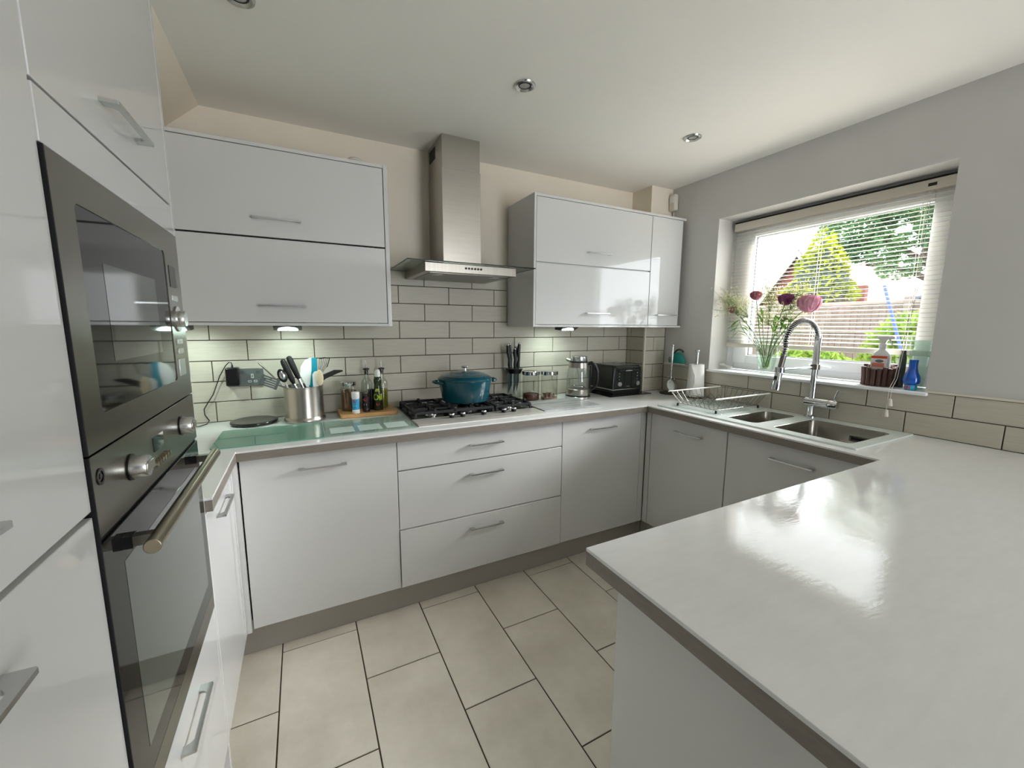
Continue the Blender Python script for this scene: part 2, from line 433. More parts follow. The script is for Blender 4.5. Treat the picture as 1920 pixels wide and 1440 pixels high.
# unseen glazed door, added on the rear wall to go with the fill lamp
door = thing('added_door_1', None, None, (2.12, YREAR+.02, 0)); door['kind'] = 'structure'
MB().frame('y', YREAR+.001, YREAR+.03, (1.58,2.66,.001,2.1), (1.63,2.61,.08,2.05)).build('frame', 'upvc', door)
MB().box(1.63, 2.61, YREAR+.010, YREAR+.016, .08, 2.05).build('pane', 'pane', door)

# ---- venetian blind
blind = thing('venetian_blind', 'white slatted venetian blind lowered most of the way down the window', 'blind', (2.835, -1.107, 2.0))
BY0, BY1 = -.594, -1.628
MB().box(2.816, 2.856, BY0, BY1, 2.012, 2.058).build('headrail', 'blind_rail', blind, bevel=.003)
MB().box(2.8155, 2.8165, -1.530, -1.560, 2.028, 2.042).build('badge', 'black_plastic', blind)
MB().box(2.820, 2.852, BY0, BY1, 2.058, 2.067).build('shadow_gap_strip', 'black_gap', blind)  # black strip standing in for the shadow gap above the headrail
ns, slats = 33, []
SP = (1.995-1.312)/(ns-1)
tilt = R(6)
base = MB()
pr = []
for k in range(7):
    t = -1+k/3.0; x = .0125*t; z = .0016*(1-t*t)
    pr.append((x*math.cos(tilt)-z*math.sin(tilt), x*math.sin(tilt)+z*math.cos(tilt)))
poly = [(x,z+.0004) for x,z in pr]+[(x,z-.0004) for x,z in pr[::-1]]
base.prism(poly, 'y', (BY1-BY0)/2, (BY0-BY1)/2)
so = None
for k in range(ns):
    z = 1.312+k*SP
    if so is None:
        so = base.build('slat', 'blind_white', blind, local=True); so.location = Vector((2.836,(BY0+BY1)/2,z))-blind.location
    else: copy_mesh(so, blind, Vector((2.836,(BY0+BY1)/2,z))-blind.location)
MB().box(2.822, 2.850, BY0, BY1, 1.262, 1.288).build('bottom_rail', 'blind_rail', blind, bevel=.004)
for y in (-.70, -1.105, -1.52):
    lb = MB()
    for dx in (-.0145, .0145): lb.tube([(2.836+dx,y,2.01),(2.836+dx,y,1.285)], .0006, 4)
    lb.tube([(2.836,y+.006,2.01),(2.836,y+.006,1.285)], .0008, 4)
    lb.build('ladder_cord', 'blind_white', blind)
pc = MB()
pc.tube([(2.813,-1.545,2.01),(2.800,-1.550,1.6),(2.70,-1.556,1.16),(2.662,-1.555,1.115),(2.660,-1.555,1.065)], .0011, 5)
pc.tube([(2.814,-1.537,2.01),(2.802,-1.543,1.6),(2.70,-1.547,1.16),(2.661,-1.546,1.115),(2.660,-1.546,1.012)], .0011, 5)
pc.build('pull_cord', 'blind_white', blind)
for y,z in ((-1.555,1.040),(-1.546,.988)):
    MB().lathe([(0,0),(.011,.0),(.0115,.004),(.0075,.030),(.003,.034),(0,.034)], (2.660,y,z-.006), 12).build('cord_pull', 'blind_rail', blind)
cl = thing('cord_cleat', 'small white blind cord safety cleat in the window corner', 'cleat', (2.86,-.60,WB))
MB().box(2.800, 2.822, -.5712, -.595, WB+.018, WB+.034).build('plate', 'white_plastic', cl, bevel=.002)
MB().tube([(2.81,-.592,1.14),(2.81,-.62,1.128),(2.81,-.655,1.126)], [.006,.007,.006], 8).build('hook', 'white_plastic', cl)
MB().tube([(2.826,-.61,1.262),(2.822,-.612,1.20),(2.81,-.612,1.135)], .0011, 5).build('cord', 'blind_white', cl)

# ------------------------------------------------------------------ ceiling and wall fittings
def downlight(x, y, label):
    t = thing('ceiling_downlight', label, 'downlight', (x,y,ZC), 'recessed ceiling downlights')
    MB().lathe([(.026,ZC-.001),(.030,ZC-.003),(.036,ZC-.008),(.042,ZC-.006),(.044,ZC-.0005)], (x,y,0), 28).build('rim', 'satin_chrome', t)
    MB().lathe([(0,ZC-.0022),(.020,ZC-.0022),(.0265,ZC-.0012)], (x,y,0), 24).build('lens', 'lamp_glass', t)
    MB().lathe([(.0205,ZC-.0026),(.022,ZC-.0045),(.0265,ZC-.0026)], (x,y,0), 24).build('collar', 'black_plastic', t)
downlight(.139, -.81, 'round ceiling downlight at the top edge above the tall cabinets')
downlight(1.121, -.81, 'round ceiling downlight in front of the extractor chimney')
downlight(2.118, -.81, 'round ceiling downlight nearest the window')
t = thing('motion_sensor', 'small cream motion sensor high in the window corner', 'sensor', (2.66,-.21,2.23))
sm = MB().box(2.650, 2.689, -.236, -.182, 2.212, 2.325)
sm.xform(Matrix.Identity(4)).build('body', 'cream_plastic', t, bevel=.010, seg=3)
MB().box(2.646, 2.651, -.229, -.190, 2.262, 2.312).build('lens', 'white_plastic', t, bevel=.003)
t = MB().tube([(2.685,-.20,2.212),(2.686,-.198,2.14)], .004, 6).build('sensor_cable', 'cream_plastic', loc=(2.685,-.2,2.14))
tag(t, 'short painted cable dropping from the motion sensor', 'cable')

# ------------------------------------------------------------------ cabinets
AX = {'y-': (Vector((1,0,0)), Vector((0,-1,0))), 'x+': (Vector((0,1,0)), Vector((1,0,0))), 'x-': (Vector((0,1,0)), Vector((-1,0,0))), 'y+': (Vector((1,0,0)), Vector((0,1,0)))}
def handle(parent, c, axis, L=.185):
    al, out = AX[axis]; c = Vector(c); h = L/2
    pl = [(-h,0),(-h+.001,.0235),(-h+.003,.0255),(h-.003,.0255),(h-.001,.0235),(h,0),(h-.021,0),(h-.023,.010),(h-.030,.0165),(-h+.030,.0165),(-h+.023,.010),(-h+.021,0)]
    n = len(pl); vs = []
    for t in (-.003,.003): vs += [c+al*u+out*v+Vector((0,0,t)) for u,v in pl]
    caps = tessellate_polygon([[Vector((u,v,0)) for u,v in pl]])
    fs = [tuple(q) for q in caps]+[tuple(n+i for i in q) for q in caps]+[(i,(i+1)%n,n+(i+1)%n,n+i) for i in range(n)]
    o = MB().add(vs, fs).build('handle', 'satin_chrome', parent, smooth=False)
    o['label'] = 'chrome bridge handle'
def door(parent, axis, plane, u0, u1, z0, z1, name='door', h=None, t=.018, matn='gloss_door'):
    g = .0018
    m = MB()
    if axis == 'y-': m.box(u0+g,u1-g,plane,plane+t,z0+g,z1-g)
    elif axis == 'y+': m.box(u0+g,u1-g,plane-t,plane,z0+g,z1-g)
    elif axis == 'x+': m.box(plane-t,plane,u0+g,u1-g,z0+g,z1-g)
    else: m.box(plane,plane+t,u0+g,u1-g,z0+g,z1-g)
    o = m.build(name, matn, parent, bevel=.0012)
    if h is not None:
        u, z = h
        c = {'y-': (u,plane,z), 'y+': (u,plane,z), 'x+': (plane,u,z), 'x-': (plane,u,z)}[axis]
        handle(o, c, axis)
    return o
YD, ZB, ZD = -.585, .1545, .8715
# integrated dishwasher-style door
t = thing('base_cabinet', 'wide plain-fronted base cabinet below the green glass boards', 'cabinet', (.3,-.3,0), 'base cabinets under the hob wall')
MB().box(.002, .598, -.02, YD+.019, ZB, ZD).build('carcass', 'carcass', t)
door(t, 'y-', YD, 0, .6, ZB, ZD-.001, h=(.294, .808))
t = thing('drawer_cabinet', 'wide base cabinet with three drawers under the gas hob', 'cabinet', (1.05,-.3,0), 'base cabinets under the hob wall')
MB().box(.602, 1.498, -.02, YD+.019, ZB, ZD-.05).build('carcass', 'carcass', t)
door(t, 'y-', YD, .6, 1.5, .7325, ZD-.001, 'drawer', (1.04, .812))
door(t, 'y-', YD, .6, 1.5, .445, .7305, 'drawer', (1.04, .662))
door(t, 'y-', YD-.003, .6, 1.5, ZB, .443, 'drawer', (1.04, .376))
t = thing('base_cabinet', 'single-door base cabinet in the corner below the marble board', 'cabinet', (1.8,-.3,0), 'base cabinets under the hob wall')
MB().box(1.502, 2.098, -.02, YD+.019, ZB, ZD).build('carcass', 'carcass', t)
door(t, 'y-', YD, 1.5, 2.085, ZB, ZD-.001, h=(1.783, .810))
MB().box(2.088, 2.128, YD+.004, YD+.022, ZB, ZD).build('corner_post', 'gloss_door', t)
# left return
t = thing('base_cabinet', 'narrow base cabinet between the oven tower and the corner', 'cabinet', (-.3,-.8,0), 'base cabinets beside the oven tower')
MB().box(-.60, -.039, -1.070, -.603, ZB, ZD).build('carcass', 'carcass', t)
door(t, 'x+', -.02, -1.072, -.640, ZB, ZD-.001, h=(-.852, .805))
MB().box(-.038, -.020, -.637, -.605, ZB, ZD).box(-.0385, -.003, -.603, -.585, ZB, ZD).build('corner_post', 'gloss_door', t)
# sink side
t = thing('base_cabinet', 'dark shaded base cabinet door below the draining rack', 'cabinet', (2.4,-.87,0), 'base cabinets under the sink')
MB().box(2.149, 2.67, -.603, -1.128, ZB, .70).build('carcass', 'carcass', t)
door(t, 'x-', 2.130, -1.129, -.625, ZB, ZD-.001, h=(-.899, .800))
MB().box(2.130, 2.148, -.6225, -.587, ZB, ZD).build('corner_post', 'gloss_door', t)
t = thing('base_cabinet', 'dark shaded base cabinet door below the double sink', 'cabinet', (2.4,-1.4,0), 'base cabinets under the sink')
MB().box(2.149, 2.67, -1.132, -1.76, ZB, .70).build('carcass', 'carcass', t)
door(t, 'x-', 2.130, -1.765, -1.131, ZB, ZD-.001, h=(-1.440, .801))
# peninsula
t = thing('peninsula_cabinet', 'peninsula base cabinet with a glossy end panel facing the oven tower', 'cabinet', (1.5,-2.2,0))
MB().box(.852, 2.10, -1.812, -2.40, ZB, ZD).build('carcass', 'carcass', t)
MB().box(.832, .850, -1.785, -2.55, .004, ZD).build('end_panel', 'gloss_door', t, bevel=.001)
for i in range(2): door(t, 'y+', -1.790, .853+i*.62, .853+(i+1)*.62, ZB, ZD-.001, h=(1.16+i*.62, .81))
MB().box(.852, 2.67, -2.402, -2.42, .004, ZD).build('back_panel', 'gloss_door', t)

# plinths
struct(MB().box(-.07, 2.19, -.5135, -.4955, .001, ZB-.002).build('trim_5', 'plinth', loc=(1,-.5,0), bevel=.001))
struct(MB().box(2.19, 2.208, -.515, -1.86, .001, ZB-.002).build('trim_6', 'plinth', loc=(2.2,-1.2,0)))
struct(MB().box(-.095, -.078, -.515, -2.9, .001, ZB-.002).build('trim_7', 'plinth', loc=(-.08,-1.7,0)))
struct(MB().box(.855, 2.188, -1.868, -1.85, .001, ZB-.002).build('trim_8', 'plinth', loc=(1.5,-1.86,0)))

# tall housings
TXF = -.020
t = thing('oven_tower_cabinet', 'tall glossy cabinet housing the microwave and oven', 'cabinet', (-.3,-1.39,0), 'tall glossy cabinets')
MB().box(-.60, -.058, -1.682, -1.0955, ZB, .585).box(-.60,-.058,-1.682,-1.0955,1.63,2.20).box(-.60,-.58,-1.682,-1.0955,.585,1.63).build('carcass', 'carcass', t)
MB().box(-.60, TXF, -1.0928, -1.0745, .002, 2.20).build('end_panel', 'gloss_door', t, bevel=.001)
door(t, 'x+', TXF, -1.687, -1.0935, 1.6795, 2.20, h=(-1.389, 1.748))
MB().box(-.038, TXF, -1.6835, -1.0955, 1.6095, 1.6765).build('filler_panel', 'gloss_door', t, bevel=.001)
door(t, 'x+', TXF, -1.687, -1.0935, ZB, .6005, 'drawer', (-1.389, .530))
t = thing('fridge_tower_cabinet', 'tall glossy cabinet with two doors at the left edge', 'cabinet', (-.3,-1.99,0), 'tall glossy cabinets')
MB().box(-.60, -.040, -2.286, -1.689, ZB, 2.20).build('carcass', 'carcass', t)
door(t, 'x+', TXF, -2.290, -1.6885, 1.139, 2.20, h=(-1.99, 1.214))
door(t, 'x+', TXF, -2.290, -1.6885, ZB, 1.135, h=(-1.99, 1.067))

# microwave
t = thing('microwave_oven', 'built-in steel microwave with black glass window above the oven', 'microwave', (-.02,-1.39,1.2155))
fs_ = plate([(-1.6845,1.2165),(-1.0955,1.2165),(-1.0955,1.6065),(-1.6845,1.6065)], [rrect(-1.419,1.4095,.206,.1455,.010,4)], -.050, -.017)
fs_.v = [(c,a,b) for a,b,c in fs_.v]
fs_.build('fascia', 'steel_fascia', t, smooth=False)
MB().box(-.55, -.051, -1.66, -1.11, 1.225, 1.60).build('body', 'black_gap', t)
MB().box(-.050, -.0185, -1.6250, -1.2130, 1.264, 1.555).build('door_glass', 'black_glass', t)
MB().box(-.0186, -.0182, -1.552, -1.300, 1.334, 1.484).build('viewing_pane', 'oven_glass', t)
MB().box(-.050, -.0165, -1.6875, -1.6850, 1.2165, 1.6065).build('side_gap', 'black_gap', t)
MB().box(-.0175, -.0160, -1.191, -1.140, 1.478, 1.527).build('display', 'black_glass', t)
MB().box(-.0175, -.0155, -1.188, -1.142, 1.446, 1.459).build('button', 'satin_chrome', t, bevel=.0008)
kb = MB().lathe([(0,.017),(.0175,.017),(.019,.015),(.019,.004),(.030,.003),(.030,0),(0,0)], (-.017,-1.160,1.405), 28, axis='x').build('knob', 'satin_chrome', t)
for z0,z1 in ((1.345,1.358),(1.322,1.335)): MB().box(-.0175,-.0150,-1.183,-1.140,z0,z1).build('button', 'satin_chrome', t, bevel=.0008)
MB().box(-.0175,-.0150,-1.190,-1.138,1.270,1.310).build('door_button', 'satin_chrome', t, bevel=.0008)
# oven
t = thing('oven', 'built-in single oven with glass door and bar handle', 'oven', (-.02,-1.39,.602))
MB().box(-.55, -.051, -1.66, -1.11, .62, 1.205).build('body', 'black_gap', t)
MB().box(-.050, -.0165, -1.6875, -1.6850, .606, 1.2135).build('side_gap', 'black_gap', t)
MB().box(-.050, -.017, -1.6845, -1.0955, 1.097, 1.2130).build('control_panel', 'steel_fascia', t, bevel=.001)
MB().box(-.045, -.022, -1.6845, -1.0955, 1.089, 1.0965).build('vent_gap', 'black_gap', t)
dr = MB().box(-.050, -.017, -1.6845, -1.0955, .656, 1.0885).build('door', 'black_glass', t, bevel=.001)
MB().box(-.0171, -.0166, -1.620, -1.140, .700, 1.030).build('viewing_pane', 'oven_pane', dr)
MB().box(-.050, -.017, -1.6845, -1.0955, .606, .6555).build('bottom_strip', 'steel_fascia', t, bevel=.001)
hd = MB().cyl((.026,-1.650,1.058), .0115, .520, 'y', 20).build('handle', 'bronze_bar', t, bevel=.001)
for y in (-1.610, -1.170):
    MB().box(-.017, .020, y-.008, y+.008, 1.050, 1.066).build('bracket', 'steel_dark', hd)
    MB().box(-.017, -.005, y-.010, y+.010, 1.048, 1.068).build('bracket_foot', 'black_plastic', hd)
for y in (-1.548, -1.232):
    kb = MB().lathe([(0,.0235),(.017,.0235),(.0185,.021),(.0195,.004),(.0195,0),(0,0)], (-.0165,y,1.158), 28, axis='x').build('knob', 'satin_chrome', t)
    MB().lathe([(.0195,.002),(.022,.002),(.022,0),(.0195,0)], (-.0166,y,1.158), 28, axis='x').build('base_ring', 'black_plastic', kb)
    MB().box(.0065, .0095, y-.0185, y+.0185, 1.150, 1.166).build('grip', 'steel', kb, bevel=.002)
MB().box(-.0172, -.0158, -1.432, -1.372, 1.150, 1.178).build('display', 'black_glass', t)
for i in range(6):
    MB().cyl((-.017, -1.436+i*.0165, 1.127), .0055, .006, 'x', 12).build('button', 'bronze_bar', t)
MB().lathe([(.008,.0012),(.012,.0012),(.012,0),(.008,0)], (-.017,-1.660,1.180), 24, axis='x').build('logo_ring', 'black_plastic', t)
MB().lathe([(.0,.0012),(.004,.0012),(.004,0),(.0,0)], (-.017,-1.660,1.180), 16, axis='x').build('logo_dot', 'black_plastic', t)

# wall cabinets
YU, ZU0, ZU1 = -.3326, 1.3885, 2.1330
t = thing('wall_cabinet', 'wide wall cabinet with two lift-up doors left of the extractor', 'cabinet', (.15,-.17,ZU0), 'glossy wall cabinets')
MB().box(-.352, .648, -.002, YU+.019, ZU0, ZU0+.014).box(-.352,.648,-.002,YU+.019,ZU1-.014,ZU1).box(-.352,.63,-.002,-.012,ZU0,ZU1).box(-.352,-.334,-.002,YU+.019,ZU0,ZU1).build('carcass', 'carcass', t)
MB().box(.6295, .648, -.002, YU-.002, ZU0, ZU1).build('end_panel', 'gloss_door', t, bevel=.001)
MB().box(-.352, .629, YU+.0185, YU-.001, ZU0, ZU0+.0125).build('bottom_rail', 'gloss_door', t, bevel=.001)
MB().box(-.352, .629, YU+.0185, YU-.001, ZU1-.0145, ZU1).build('top_rail', 'gloss_door', t, bevel=.001)
door(t, 'y-', YU, -.352, .6285, 1.7605, ZU1-.0155, h=(.182, 1.835))
door(t, 'y-', YU, -.352, .6285, ZU0+.0135, 1.7570, h=(.182, 1.474))
t = thing('wall_cabinet', 'wall cabinet with two lift-up doors right of the extractor', 'cabinet', (1.9,-.17,ZU0), 'glossy wall cabinets')
MB().box(1.452, 2.350, -.002, YU+.019, ZU0, ZU1-.001).build('carcass', 'carcass', t)
MB().box(1.449, 1.4635, -.002, YU-.002, ZU0, ZU1).build('end_panel', 'gloss_door', t, bevel=.001)
MB().box(1.464, 2.351, YU+.0185, YU-.001, ZU0, ZU0+.0125).build('bottom_rail', 'gloss_door', t, bevel=.001)
MB().box(1.464, 2.351, YU+.0185, YU-.001, ZU1-.0145, ZU1).build('top_rail', 'gloss_door', t, bevel=.001)
door(t, 'y-', YU, 1.4645, 2.351, 1.7605, ZU1-.0155, h=(1.913, 1.838))
door(t, 'y-', YU, 1.4645, 2.351, ZU0+.0135, 1.7570, h=(1.912, 1.474))
t = thing('wall_cabinet', 'narrow single-door wall cabinet next to the window wall', 'cabinet', (2.5,-.26,ZU0), 'glossy wall cabinets')
MB().box(2.354, 2.655, -.196, YU+.019, ZU0, ZU1-.001).box(2.354, 2.470, -.002, -.196, ZU0, ZU1-.001).build('carcass', 'carcass', t)
MB().box(2.352, 2.667, YU+.0185, YU-.001, ZU0, ZU0+.0125).build('bottom_rail', 'gloss_door', t, bevel=.001)
MB().box(2.352, 2.667, YU+.0185, YU-.001, ZU1-.0145, ZU1).build('top_rail', 'gloss_door', t, bevel=.001)
door(t, 'y-', YU, 2.352, 2.640, ZU0+.0135, ZU1-.0155, h=(2.508, 1.473))

# under-cabinet wedge lights
def led(x, label, wd=.115):
    t = thing('cabinet_light', label, 'light', (x,-.25,1.3880), 'wedge lights under the wall cabinets')
    MB().prism([(-.205,1.3883),(-.300,1.3883),(-.300,1.3865),(-.262,1.3680),(-.205,1.3720)], 'x', x-wd/2, x+wd/2).build('housing', 'black_plastic', t)
    m = MB(); n = 18; c = Vector((x,-.2615,1.3683)); u = Vector((1,0,0)); v = Vector((0,-.0380,.0185)).normalized(); nn = Vector((0,-.0185,-.0380)).normalized()
    P = [c+u*(wd*.36*math.cos(PI*k/n))+v*(.034*math.sin(PI*k/n)) for k in range(n+1)]
    m.add([p+nn*.0012 for p in P]+[p-nn*.001 for p in P], [tuple(range(n+1))]+[(k,(k+1)%(n+1),n+1+(k+1)%(n+1),n+1+k) for k in range(n+1)])
    m.build('lens', 'led', t)
    l = bpy.data.lights.new('led_lamp', 'SPOT'); l.energy = 3.2; l.spot_size = R(125); l.spot_blend = .9; l.shadow_soft_size = .02; l.color = (.80,1.0,.90)
    o = bpy.data.objects.new('led_lamp', l); COL.objects.link(o); o.parent = t; o.location = (0,.030,-.030)
    o.rotation_euler = Vector((0,.75,-1)).to_track_quat('-Z','Y').to_euler()
led(.193, 'lit wedge light under the left wall cabinet above the utensil pot')
led(1.742, 'lit wedge light under the right wall cabinet above the glass jars')
led(-.215, 'lit wedge light under the left wall cabinet beside the microwave', .10)

# ------------------------------------------------------------------ worktop
t = thing('worktop', 'white U-shaped worktop with grey edging running round to the peninsula', 'worktop', (1.5,-1.2,.8765))
def slab(z0, z1, grow):
    x_l, y_b, x_r, x_p, y_p = -.0015+grow, -.6144-grow, 2.0986-grow, .769-grow, -1.7496+grow
    xs = sorted({-.60, x_l, x_p, x_r, 2.20, 2.595, 2.6835}); ys = sorted({-2.70, y_p, -1.62, -1.035, y_b, -1.0735, -.0005})
    def inside(x, y):
        if 2.20 < x < 2.595 and -1.62 < y < -1.035: return False
        if x > 2.476 and y > -.192: return False
        return (x < x_l and y > -1.0735) or y > y_b or x > x_r or (x > x_p and y < y_p)
    xs = sorted(set(xs) | {2.472}); ys = sorted(set(ys) | {-.193})
    m = MB(); N, M_ = len(xs), len(ys); ins = {}
    for i in range(N-1):
        for j in range(M_-1): ins[i,j] = inside((xs[i]+xs[i+1])/2, (ys[j]+ys[j+1])/2)
    vid = {}; vs = []; fs = []
    def V(i,j,z):
        if (i,j,z) not in vid: vid[i,j,z] = len(vs); vs.append((xs[i],ys[j],z))
        return vid[i,j,z]
    for (i,j),ok in ins.items():
        if not ok: continue
        fs.append((V(i,j,z1),V(i+1,j,z1),V(i+1,j+1,z1),V(i,j+1,z1))); fs.append((V(i,j,z0),V(i,j+1,z0),V(i+1,j+1,z0),V(i+1,j,z0)))
        for di,dj,a,b in ((0,-1,(i,j),(i+1,j)),(1,0,(i+1,j),(i+1,j+1)),(0,1,(i+1,j+1),(i,j+1)),(-1,0,(i,j+1),(i,j))):
            if not ins.get((i+di,j+dj), False): fs.append((V(*a,z0),V(*b,z0),V(*b,z1),V(*a,z1)))
    return m.add(vs, fs)
slab(.9085, ZT, 0).build('surface', 'worktop', t, smooth=False, bevel=.0015)
slab(.8765, .9084, -.0006).build('edging', 'worktop_edge', t, smooth=False)

# ------------------------------------------------------------------ extractor hood
t = thing('cooker_hood', 'steel chimney cooker hood with flat glass canopy', 'hood', (1.05,-.2,1.65))
glass_mat('hood_glass', (.80,.86,.82), .02, 1.5)
mat('glass_edge', '#1c2622', .15)
MB().box(.942, 1.158, -.001, -.252, 1.7045, 2.205).build('chimney', 'steel', t, bevel=.001)
MB().box(.945, 1.155, -.001, -.249, 2.205, ZC-.001).build('chimney_sleeve', 'steel', t)
vt = MB()
for k in range(5): vt.box(.9440, .9452, -.030, -.125, 2.292+k*.011, 2.299+k*.011)
vt.box(.9443,.9450,-.026,-.13,2.286,2.348).build('vent_slots', 'black_gap', t)
MB().box(.795, 1.290, -.002, -.42, 1.6540, 1.6975).build('body', 'steel_h', t, bevel=.002)
gl = MB().box(.706, 1.394, -.004, -.449, 1.6985, 1.7035).build('glass_canopy', 'hood_glass', t)
MB().frame('z', 1.6983, 1.7037, (.705,1.395,-.450,-.003), (.7075,1.3925,-.4475,-.0055)).build('glass_edge', 'glass_edge', gl)
MB().box(.83, 1.255, -.035, -.385, 1.6520, 1.6545).build('grease_filter', 'steel_dark', t)
for x in (.885, 1.20): MB().cyl((x,-.33,1.6505), .028, .003, 'z', 20).build('lamp', 'lamp_glass', t)
for i in range(6):
    MB().cyl((1.005+i*.0165, -.4235, 1.679), .0055, .004, 'y', 12).build('button', 'black_plastic', t)

# ------------------------------------------------------------------ gas hob
t = thing('gas_hob', 'five-burner black gas hob with a steel control strip', 'hob', (1.065,-.29,ZT))
HZ = ZT
MB().box(.716, 1.418, -.028, -.405, HZ+.0002, HZ+.0085).build('base_plate', 'enamel_black', t, bevel=.002)
MB().prism([(-.405,HZ+.0002),(-.405,HZ+.0090),(-.520,HZ+.0090),(-.542,HZ+.0030),(-.542,HZ+.0002)], 'x', .714, 1.418).build('control_strip', 'steel_bright', t, smooth=False)
for x in (.911,.970,1.088,1.208,1.269):
    k = MB().lathe([(0,.021),(.0125,.021),(.0138,.019),(.0145,.004),(.0145,0),(0,0)], (x,-.445,HZ+.0092), 20).build('knob', 'black_plastic', t)
    MB().lathe([(.0128,.0212),(.0140,.0195),(.0142,.015),(.0145,.0195),(.0132,.0218)], (x,-.445,HZ+.0092), 20).build('knob_ring', 'chrome', k)
burners = [(.835,-.15,.034),(.835,-.325,.026),(1.055,-.25,.048),(1.285,-.325,.030),(1.285,-.15,.034)]
for (x,y,r) in burners:
    b = MB().lathe([(0,.012),(r*.9,.012),(r,.010),(r,0),(r*1.25,0),(r*1.3,-.004),(0,-.004)], (x,y,HZ+.0125), 28).build('burner', 'satin_chrome', t)
    MB().lathe([(0,.0095),(r*.82,.0095),(r*.92,.006),(r*.92,0),(0,0)], (x,y,HZ+.0248), 28).build('burner_cap', 'enamel_black', b)
def bar(m, a, b, w=.0055, h=.007):
    a, b = Vector(a), Vector(b); d = b-a; up = Vector((0,0,1)); sd = d.cross(up).normalized()
    m.obox((a+b)/2, d, d.length/2, sd, w, sd.cross(d), h)
GZ = HZ+.042
def grate(x0, x1, y0, y1, cents):
    m = MB()
    z = GZ-.008
    for (a,b) in (((x0,y0),(x1,y0)),((x0,y1),(x1,y1)),((x0,y0),(x0,y1)),((x1,y0),(x1,y1))):
        bar(m, (a[0],a[1],z), (b[0],b[1],z))
    for x in (x0,x1):
        for y in (y0,y1,(y0+y1)/2): m.box(x-.006,x+.006,y-.006,y+.006,HZ+.0087,z)
    for (cx,cy,r) in cents:
        for (dx,dy) in ((1,0),(-1,0),(0,1),(0,-1)):
            ex = x1 if dx > 0 else x0 if dx < 0 else cx; ey = y1 if dy > 0 else y0 if dy < 0 else cy
            if dy: ey = max(min(cy+dy*.088, y1), y0)
            bar(m, (ex,ey,z), (cx+dx*r*.75, cy+dy*r*.75, z+.006), .005, .006)
            m.box(ex-.007,ex+.007,ey-.007,ey+.007,z-.012,GZ+.010)
    if len(cents) > 1: bar(m, (x0,(y0+y1)/2,z), (x1,(y0+y1)/2,z))
    m.build('pan_support', 'cast_iron', t, smooth=False, bevel=.0015)
grate(.735, .935, -.395, -.045, [(.835,-.15,.034),(.835,-.325,.026)])
grate(.948, 1.162, -.395, -.045, [(1.055,-.25,.048)])
grate(1.185, 1.400, -.395, -.045, [(1.285,-.325,.030),(1.285,-.15,.034)])

# ------------------------------------------------------------------ sink and tap
mat('sink_glass', '#dfe9e6', .06, spec=.6, coat=.3)
mat('sink_groove', '#c8d6d3', .12, spec=.6)
mat('sink_steel', '#8f8b83', .26, metal=1, var=.05, vscale=5, stretch=(1,20,1))
t = thing('kitchen_sink', 'double bowl steel sink set in a pale glass surround with drainer', 'sink', (2.4,-1.15,ZT))
b1 = rrect(2.398, -1.128, .182, .082, .035); b2 = rrect(2.398, -1.447, .182, .160, .030)
plate(rrect(2.408,-1.145,.253,.508,.006,2), [b1,b2], ZT+.0005, ZT+.0065).build('surround', 'sink_glass', t, smooth=False)
for k in range(9):
    MB().box(2.235+k*.042, 2.247+k*.042, -.69, -1.005, ZT+.0063, ZT+.0078).build('drainer_rib', 'sink_groove', t, bevel=.0007)
def bowl(cx, cy, hx, hy, r, dep, pts):
    loops = [[(x,y,ZT+.0055) for x,y in pts]]
    for (s,z,rr) in ((-.002,ZT+.002,r),(-.006,ZT-dep+.03,r),(-.012,ZT-dep+.010,r),(-.030,ZT-dep,r)):
        loops.append([(x,y,z) for x,y in rrect(cx,cy,hx+s,hy+s,max(rr+s,.006))])
    m = MB(); n = len(loops[0])
    for l in loops: m.v += l
    for k in range(len(loops)-1): m.f += [(k*n+i, k*n+(i+1)%n, (k+1)*n+(i+1)%n, (k+1)*n+i) for i in range(n)]
    m.f.append(tuple(range((len(loops)-1)*n, len(loops)*n)))
    o = m.build('bowl', 'sink_steel', t, fix=False)
    sd = o.modifiers.new('thickness', 'SOLIDIFY'); sd.thickness = .0012; sd.offset = -1
    MB().lathe([(0,.001),(.018,.001),(.030,.003),(.036,.003),(.038,.0)], (cx,cy,ZT-dep+.0006), 24).build('drain', 'chrome', o)
    return o
bowl(2.398,-1.128,.182,.082,.035,.12,b1)
bo = bowl(2.398,-1.447,.182,.160,.030,.185,b2)
MB().frame('x', 2.566, 2.573, (-1.525,-1.455,.853,.880), (-1.518,-1.462,.859,.874)).build('overflow', 'steel_dark', bo)
MB().box(2.569, 2.573, -1.518, -1.462, .859, .874).build('overflow_slot', 'black_gap', bo)
wb = MB().lathe([(.125,.030),(.128,.034),(.122,.034),(.105,.006),(0,.004)], (2.39,-1.40,ZT-.184), 36).build('washing_up_bowl', 'black_plastic', loc=(2.39,-1.40,ZT-.184))
tag(wb, 'round black plastic dish lying in the larger sink bowl', 'dish')

